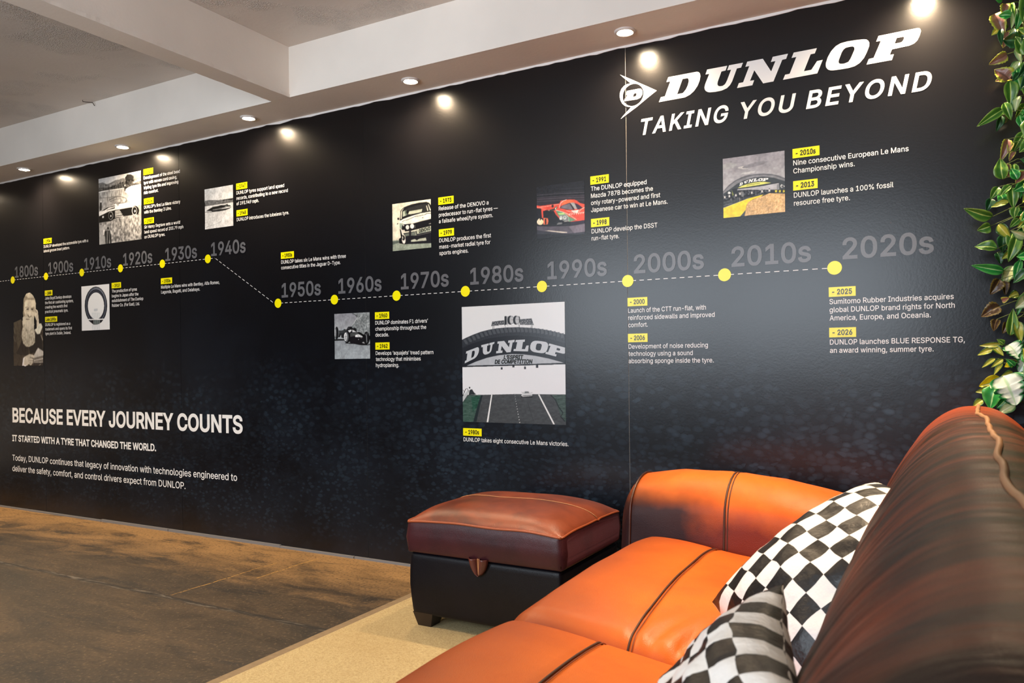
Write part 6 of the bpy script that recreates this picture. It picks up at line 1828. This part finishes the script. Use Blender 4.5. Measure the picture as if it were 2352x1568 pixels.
# ------------------------------------------------------------------ checkered pillows
k = NT('checkered_cloth')
uvn = k.n('ShaderNodeTexCoord')
mp = k.n('ShaderNodeMapping')
k.put(mp.inputs['Vector'], uvn.outputs['UV'])
ck = k.n('ShaderNodeTexChecker', Vector=mp.outputs[0])
ck.inputs['Color1'].default_value = rgba((232, 228, 222))
ck.inputs['Color2'].default_value = rgba((10, 10, 14))
ck.inputs['Scale'].default_value = 10.0
v = k.coord()
k.bump(k.math('ADD', k.noise(v, 18, 4, 0.6), k.math('MULTIPLY', k.noise(v, 60, 3), 0.3)), 0.35, 0.012)
M_CHECK = k.set(Base_Color=ck.outputs['Color'], Roughness=0.42, Specular_IOR_Level=0.5)


def pillow(A, B, e1dir, size1, label, seed, thick=0.085, uvs=1.0, bow=-0.10):
    """A-B: one edge; e1dir: direction of the other edge; thick: half thickness in the middle"""
    A, B = Vector(A), Vector(B)
    ab = B - A
    L0 = ab.length
    ex = ab / L0
    e1 = Vector(e1dir)
    e1 = (e1 - ex * e1.dot(ex)).normalized()
    nrm = ex.cross(e1)
    if nrm.dot(CAM - A) < 0:
        nrm = -nrm
    ctr = A + ab * 0.5 + e1 * size1 * 0.5
    n = 40
    vs, fs, uv = [], [], []
    for side in (1, -1):
        b0 = len(vs)
        for i in range(n + 1):
            for j in range(n + 1):
                u, v_ = -1 + 2 * i / n, -1 + 2 * j / n
                e = max(0.0, (1 - abs(u) ** 2.2)) * max(0.0, (1 - abs(v_) ** 2.2))
                h = thick * e ** 0.5
                # sides bow inward so the corners stand out as points
                pu = u * (1 + bow * (1 - v_ * v_) * abs(u) ** 3)
                pv = v_ * (1 + bow * (1 - u * u) * abs(v_) ** 3)
                wr = 0.012 * bumpn(u * 2.2, v_ * 2.2, side, 1, seed) * e + 0.006 * bumpn(u * 6, v_ * 6, side, 1, seed + 3) * e ** 0.3
                p = ctr + ex * (pu * L0 / 2) + e1 * (pv * size1 / 2) + nrm * (side * h * (1.0 if side > 0 else 0.55) + wr)
                vs.append(p - ctr)
                uv.append((0.5 + u / 2 + 0.010 * bumpn(u * 5, v_ * 5, side, 1, seed), 0.5 + v_ / 2 + 0.010 * bumpn(u * 5, v_ * 5, side + 4, 1, seed)))
        for i in range(n):
            for j in range(n):
                q = (b0 + i * (n + 1) + j, b0 + (i + 1) * (n + 1) + j, b0 + (i + 1) * (n + 1) + j + 1, b0 + i * (n + 1) + j + 1)
                fs.append(q)
    o = obj('checkered_pillow', vs, fs, M_CHECK, None, True, loc=ctr, fix=False)
    me = o.data
    lay = me.uv_layers.new(name='UVMap')
    for lp in me.loops:
        lay.data[lp.index].uv = (uv[lp.vertex_index][0] * 0.9999 * uvs, uv[lp.vertex_index][1] * 0.9999 * uvs)
    bm = bmesh.new()
    bm.from_mesh(me)
    bmesh.ops.remove_doubles(bm, verts=bm.verts[:], dist=0.0006)
    bmesh.ops.recalc_face_normals(bm, faces=bm.faces[:])
    bm.to_mesh(me)
    bm.free()
    return tag(o, label, 'pillow', 'checkered pillows on the sofa')


pillow((-0.488, -1.42, 0.475), (-0.152, -1.215, 0.745), (0.69, -0.66, -0.29), 0.42,
       'black and white checkered pillow in the corner between the far armrest and the sofa back', 2.0, 0.145, 1.0, 0.02)
pillow((-0.375, -2.12, 0.47), (-0.208, -2.08, 0.722), (0.09, -0.95, -0.16), 0.44,
       'black and white checkered pillow nearer the camera, in front of the other pillow', 6.0, 0.075, 0.9)

# ------------------------------------------------------------------ rug
rug = thing('sisal_rug', 'beige woven sisal rug with a flat taped edge under the sofa and ottoman', 'rug', (-0.9, -1.7, 0))
k = NT('sisal_weave')
v = k.coord()
vr = k.coord(scale=(230, 120, 1), rot=(0, 0, 0.0))
br = k.n('ShaderNodeTexBrick', Vector=vr)
br.inputs['Scale'].default_value = 1.0
br.inputs['Color1'].default_value = rgba((206, 190, 148))
br.inputs['Color2'].default_value = rgba((188, 168, 124))
br.inputs['Mortar'].default_value = rgba((130, 104, 66))
br.inputs['Mortar Size'].default_value = 0.025
c = k.mix(k.math('MULTIPLY', k.ramp(k.noise(v, 140, 4, 0.7), 0.45, 0.75), 0.5), br.outputs['Color'], rgba((110, 86, 52)))
c = k.mix(k.math('MULTIPLY', k.ramp(k.noise(v, 2.4, 4), 0.5, 0.8), 0.25), c, rgba((150, 120, 74)))
k.bump(k.math('ADD', br.outputs['Fac'], k.noise(v, 120, 3)), 0.5, 0.004)
M_SISAL = k.set(Base_Color=c, Roughness=0.9, Specular_IOR_Level=0.1)
b = MB(); b.box(-1.172, 1.25, -1.4, 1.38, 0.0, 0.0098); b.build('weave', M_SISAL, rug)
k = NT('rug_tape')
v = k.coord()
k.bump(k.noise(v, 300, 2), 0.2, 0.002)
M_TAPE = k.set(Base_Color=k.mix(k.noise(v, 40, 3), rgba((140, 120, 92)), rgba((112, 94, 70))), Roughness=0.85)
b = MB(); b.box(-1.210, -1.172, -1.4, 1.418, 0.0, 0.0098); b.box(-1.172, 1.25, 1.38, 1.418, 0.0, 0.0098); b.build('edge_tape', M_TAPE, rug)


# ------------------------------------------------------------------ artificial foliage hanging on the right-hand wall
def leafmat(name, main, edge, mid, serr=0.0, rough=0.35):
    """edge colour towards the rim, mid colour along the main vein"""
    k = NT(name)
    tc = k.n('ShaderNodeTexCoord')
    uv = k.xyz(tc.outputs['UV'])
    a = k.math('ABSOLUTE', k.math('SUBTRACT', uv[0], 0.5))
    v = k.coord()
    nz = k.math('MULTIPLY', k.math('SUBTRACT', k.noise(v, 60, 3), 0.5), 0.22)
    c = k.mix(k.ramp(k.math('ADD', a, nz), 0.28, 0.42), rgba(main), rgba(edge))
    veins = k.n('ShaderNodeTexWave', Vector=tc.outputs['UV'])
    veins.inputs['Scale'].default_value = 5
    c = k.mix(k.ramp(k.math('ADD', a, k.math('MULTIPLY', nz, 0.3)), 0.06, 0.02), c, rgba(mid))
    k.bump(k.math('MULTIPLY', a, 1.0), 0.4, 0.02)
    return k.set(Base_Color=c, Roughness=rough, Specular_IOR_Level=0.5, Subsurface_Weight=0.0)


LM = {
    'c': leafmat('coleus_leaf', (140, 96, 84), (176, 180, 62), (110, 70, 66)),
    'k': leafmat('dark_coleus_leaf', (58, 40, 28), (104, 88, 36), (120, 96, 50)),
    'p': leafmat('philodendron_leaf', (62, 112, 40), (112, 150, 60), (186, 206, 110)),
    'd': leafmat('deep_green_leaf', (22, 66, 34), (26, 80, 42), (60, 110, 60)),
    'g': leafmat('bright_green_leaf', (34, 128, 56), (70, 156, 70), (170, 214, 140)),
    's': leafmat('striped_leaf', (176, 178, 70), (52, 96, 34), (214, 210, 120)),
    'w': leafmat('pale_variegated_leaf', (190, 204, 150), (84, 128, 70), (226, 228, 190)),
    'y': leafmat('yellow_leaf', (226, 200, 24), (200, 186, 30), (120, 130, 30)),
    'm': leafmat('monstera_leaf', (226, 236, 222), (30, 112, 54), (190, 220, 180)),
}
M_STEM = plain('vine_stem', (78, 92, 34), 0.5)


def leaf_mesh(base, tip, width, kind, face=None):
    base, tip = Vector(base), Vector(tip)
    d = tip - base
    L_ = d.length
    d.normalize()
    face = face or (CAM - base).normalized()
    face = (face + Vector((rnd.uniform(-.5, .5), rnd.uniform(-.3, .3), rnd.uniform(-.2, .6)))).normalized()
    s_ = d.cross(face).normalized()
    n_ = s_.cross(d).normalized()
    nl, nw = (30, 8) if kind == 'm' else (14, 6)
    serr = 0.10 if kind in 'ck' else 0.0
    vs, uv, fs = [], [], []
    for i in range(nl + 1):
        t_ = i / nl
        if kind in 'ckm':
            prof_ = math.sin(math.pi * t_ ** 0.62) ** 0.75
        else:
            prof_ = math.sin(math.pi * t_ ** 0.75) ** 0.9
        if serr:
            prof_ *= 1 + serr * (1 if i % 2 else -1) * 0.6
        if kind == 'm':
            prof_ = math.sin(math.pi * t_ ** 0.55) ** 0.6
            for q_ in (0.38, 0.55, 0.72):
                prof_ *= 1 - 0.42 * math.exp(-((t_ - q_) / 0.022) ** 2)
        for j in range(nw + 1):
            u = -1 + 2 * j / nw
            droop = -0.16 * L_ * t_ * t_ + 0.05 * L_ * math.sin(t_ * 5)
            cup = 0.22 * abs(u) ** 1.5 * width * prof_
            ruf = 0.03 * width * math.sin(t_ * 17 + u * 2) * abs(u)
            p = base + d * (L_ * t_) + s_ * (u * width / 2 * prof_) + n_ * (droop + cup + ruf)
            vs.append(p)
            uv.append((0.5 + u / 2, t_))
    for i in range(nl):
        for j in range(nw):
            fs.append((i * (nw + 1) + j, i * (nw + 1) + j + 1, (i + 1) * (nw + 1) + j + 1, (i + 1) * (nw + 1) + j))
    return vs, fs, uv


def leaves_obj(name, items, parent, org):
    """items: (kind, base, tip, width)"""
    kinds = sorted({i[0] for i in items})
    vs, fs, uvs, mi = [], [], [], []
    for kind, ba, ti, wd in items:
        v_, f_, u_ = leaf_mesh(ba, ti, wd, kind)
        b0 = len(vs)
        vs += [p - org for p in v_]
        uvs += u_
        fs += [tuple(b0 + q for q in f) for f in f_]
        mi += [kinds.index(kind)] * len(f_)
    o = obj(name, vs, fs, [LM[q] for q in kinds], parent, True, mi, fix=False)
    lay = o.data.uv_layers.new(name='UVMap')
    for lp in o.data.loops:
        lay.data[lp.index].uv = uvs[lp.vertex_index]
    sm = o.modifiers.new('thickness', 'SOLIDIFY')
    sm.thickness = 0.0006
    return o


PL = [('coleus_sprig', 'spray of pinkish serrated leaves with yellow rims, highest on the green wall', 'plant', 2.6, 2.0),
      ('trailing_vine', 'trailing vine of pale green and variegated leaves at the top of the green wall', 'plant', 2.62, 1.75),
      ('coleus_sprig', 'small spray of pinkish leaves halfway up the green wall', 'plant', 1.9, 1.55),
      ('trailing_vine', 'leafy vine with long pointed dark green leaves at mid height of the green wall', 'plant', 1.85, 1.2),
      ('trailing_vine', 'vine with narrow striped leaves just above the yellow leaves on the green wall', 'plant', 1.4, 1.0),
      ('monstera_plant', 'big split white and green leaves with yellow ones right above the sofa back', 'plant', 1.2, 0.85),
      ('coleus_sprig', 'spray of dark brown serrated leaves in the shaded part of the green wall', 'plant', 1.4, 1.2)]
for gi, (nm, lab, cat, zt, zb) in enumerate(PL):
    its = [(kd, ba, ti, wd) for g, kd, ba, ti, wd in LEAVES if g == gi]
    xs_ = sum(i[1][0] for i in its) / len(its)
    org = Vector((0.40, -0.14, min(i[1][2] for i in its)))
    t = thing(nm, lab, cat, org)
    zs = [i[1][2] for i in its]
    mb = MB()
    trunk = [Vector((0.235 + 0.05 * bumpn(0, 0, z, 4, gi), -0.12 + 0.05 * bumpn(0, 0, z, 5, gi + 9), z)) for z in np.linspace(max(zs) + 0.06, min(zs) - 0.02, 14)]
    mb.tube([q - org for q in trunk], 0.0028, 6)
    mb.tube([Vector((0.42, -0.12, trunk[3].z)) - org, trunk[3] - org], 0.0028, 6)
    mb.tube([Vector((0.42, -0.12, trunk[9].z)) - org, trunk[9] - org], 0.0028, 6)
    for kd, ba, ti, wd in its:
        ba = Vector(ba)
        near = min(trunk, key=lambda q: (q - ba).length)
        midp = (near + ba) / 2 + Vector((0, 0, 0.012))
        mb.tube([near - org, midp - org, ba - org, ba * 0.7 + Vector(ti) * 0.3 - org], [0.0014, 0.0013, 0.0011, 0.0005], 5)
    mb.build('stems', M_STEM, t, True)
    if nm == 'monstera_plant':
        rest = []
        for it in its:
            if it[0] in 'my':
                leaves_obj('big_leaf', [it], t, org)
            else:
                rest.append(it)
        leaves_obj('foliage', rest, t, org)
    else:
        leaves_obj('foliage', its, t, org)

# the dense tangle of small leaves and runners behind them
r2 = random.Random(21)
items = []
org = Vector((0.40, -0.3, 0.05))
for i in range(1100):
    z = r2.uniform(0.98, 2.63)
    y = r2.uniform(-0.62, -0.03)
    x = 0.40 - abs(r2.gauss(0, 1)) * 0.10
    lim = 0.165 + 0.05 * mnoise.noise((z * 3.1, y * 2, 0.3)) + (0.05 if y < -0.3 else 0)
    x = max(x, lim)
    ln = r2.uniform(0.04, 0.10)
    a = r2.uniform(0, 2 * math.pi)
    ti = Vector((x - abs(math.cos(a)) * ln * 0.5, y - r2.uniform(0, 0.5) * ln, z - math.sin(a) * ln * 0.8 - 0.2 * ln))
    ti.x = max(ti.x, 0.13)
    kd = r2.choice('pppgggwdddss' if z > 1.25 else 'ggpdddwsd')
    if r2.random() < 0.08:
        kd = 'c'
    items.append((kd, (x, y, z), tuple(ti), ln * r2.uniform(0.35, 0.6)))
dense = leaves_obj('green_wall_foliage', items, None, org)
dense.location = org
tag(dense, 'dense tangle of small artificial leaves covering the wall at the end of the mural', 'foliage', kind='stuff')
mb = MB()
for i in range(46):
    z = r2.uniform(0.9, 2.5)
    y = r2.uniform(-0.5, -0.05)
    P = []
    for s_ in range(9):
        P.append(Vector((0.27 + 0.11 * mnoise.noise((i * 3.3, s_ * 0.42, 0)), y + 0.08 * mnoise.noise((i * 1.7, s_ * 0.5, 4)), z + 0.20 * (s_ / 8 - 0.5) + 0.05 * mnoise.noise((i, s_ * 0.6, 8)))) - org)
    mb.tube(P, 0.0024, 5)
mb.build('runners', M_STEM, dense, True)
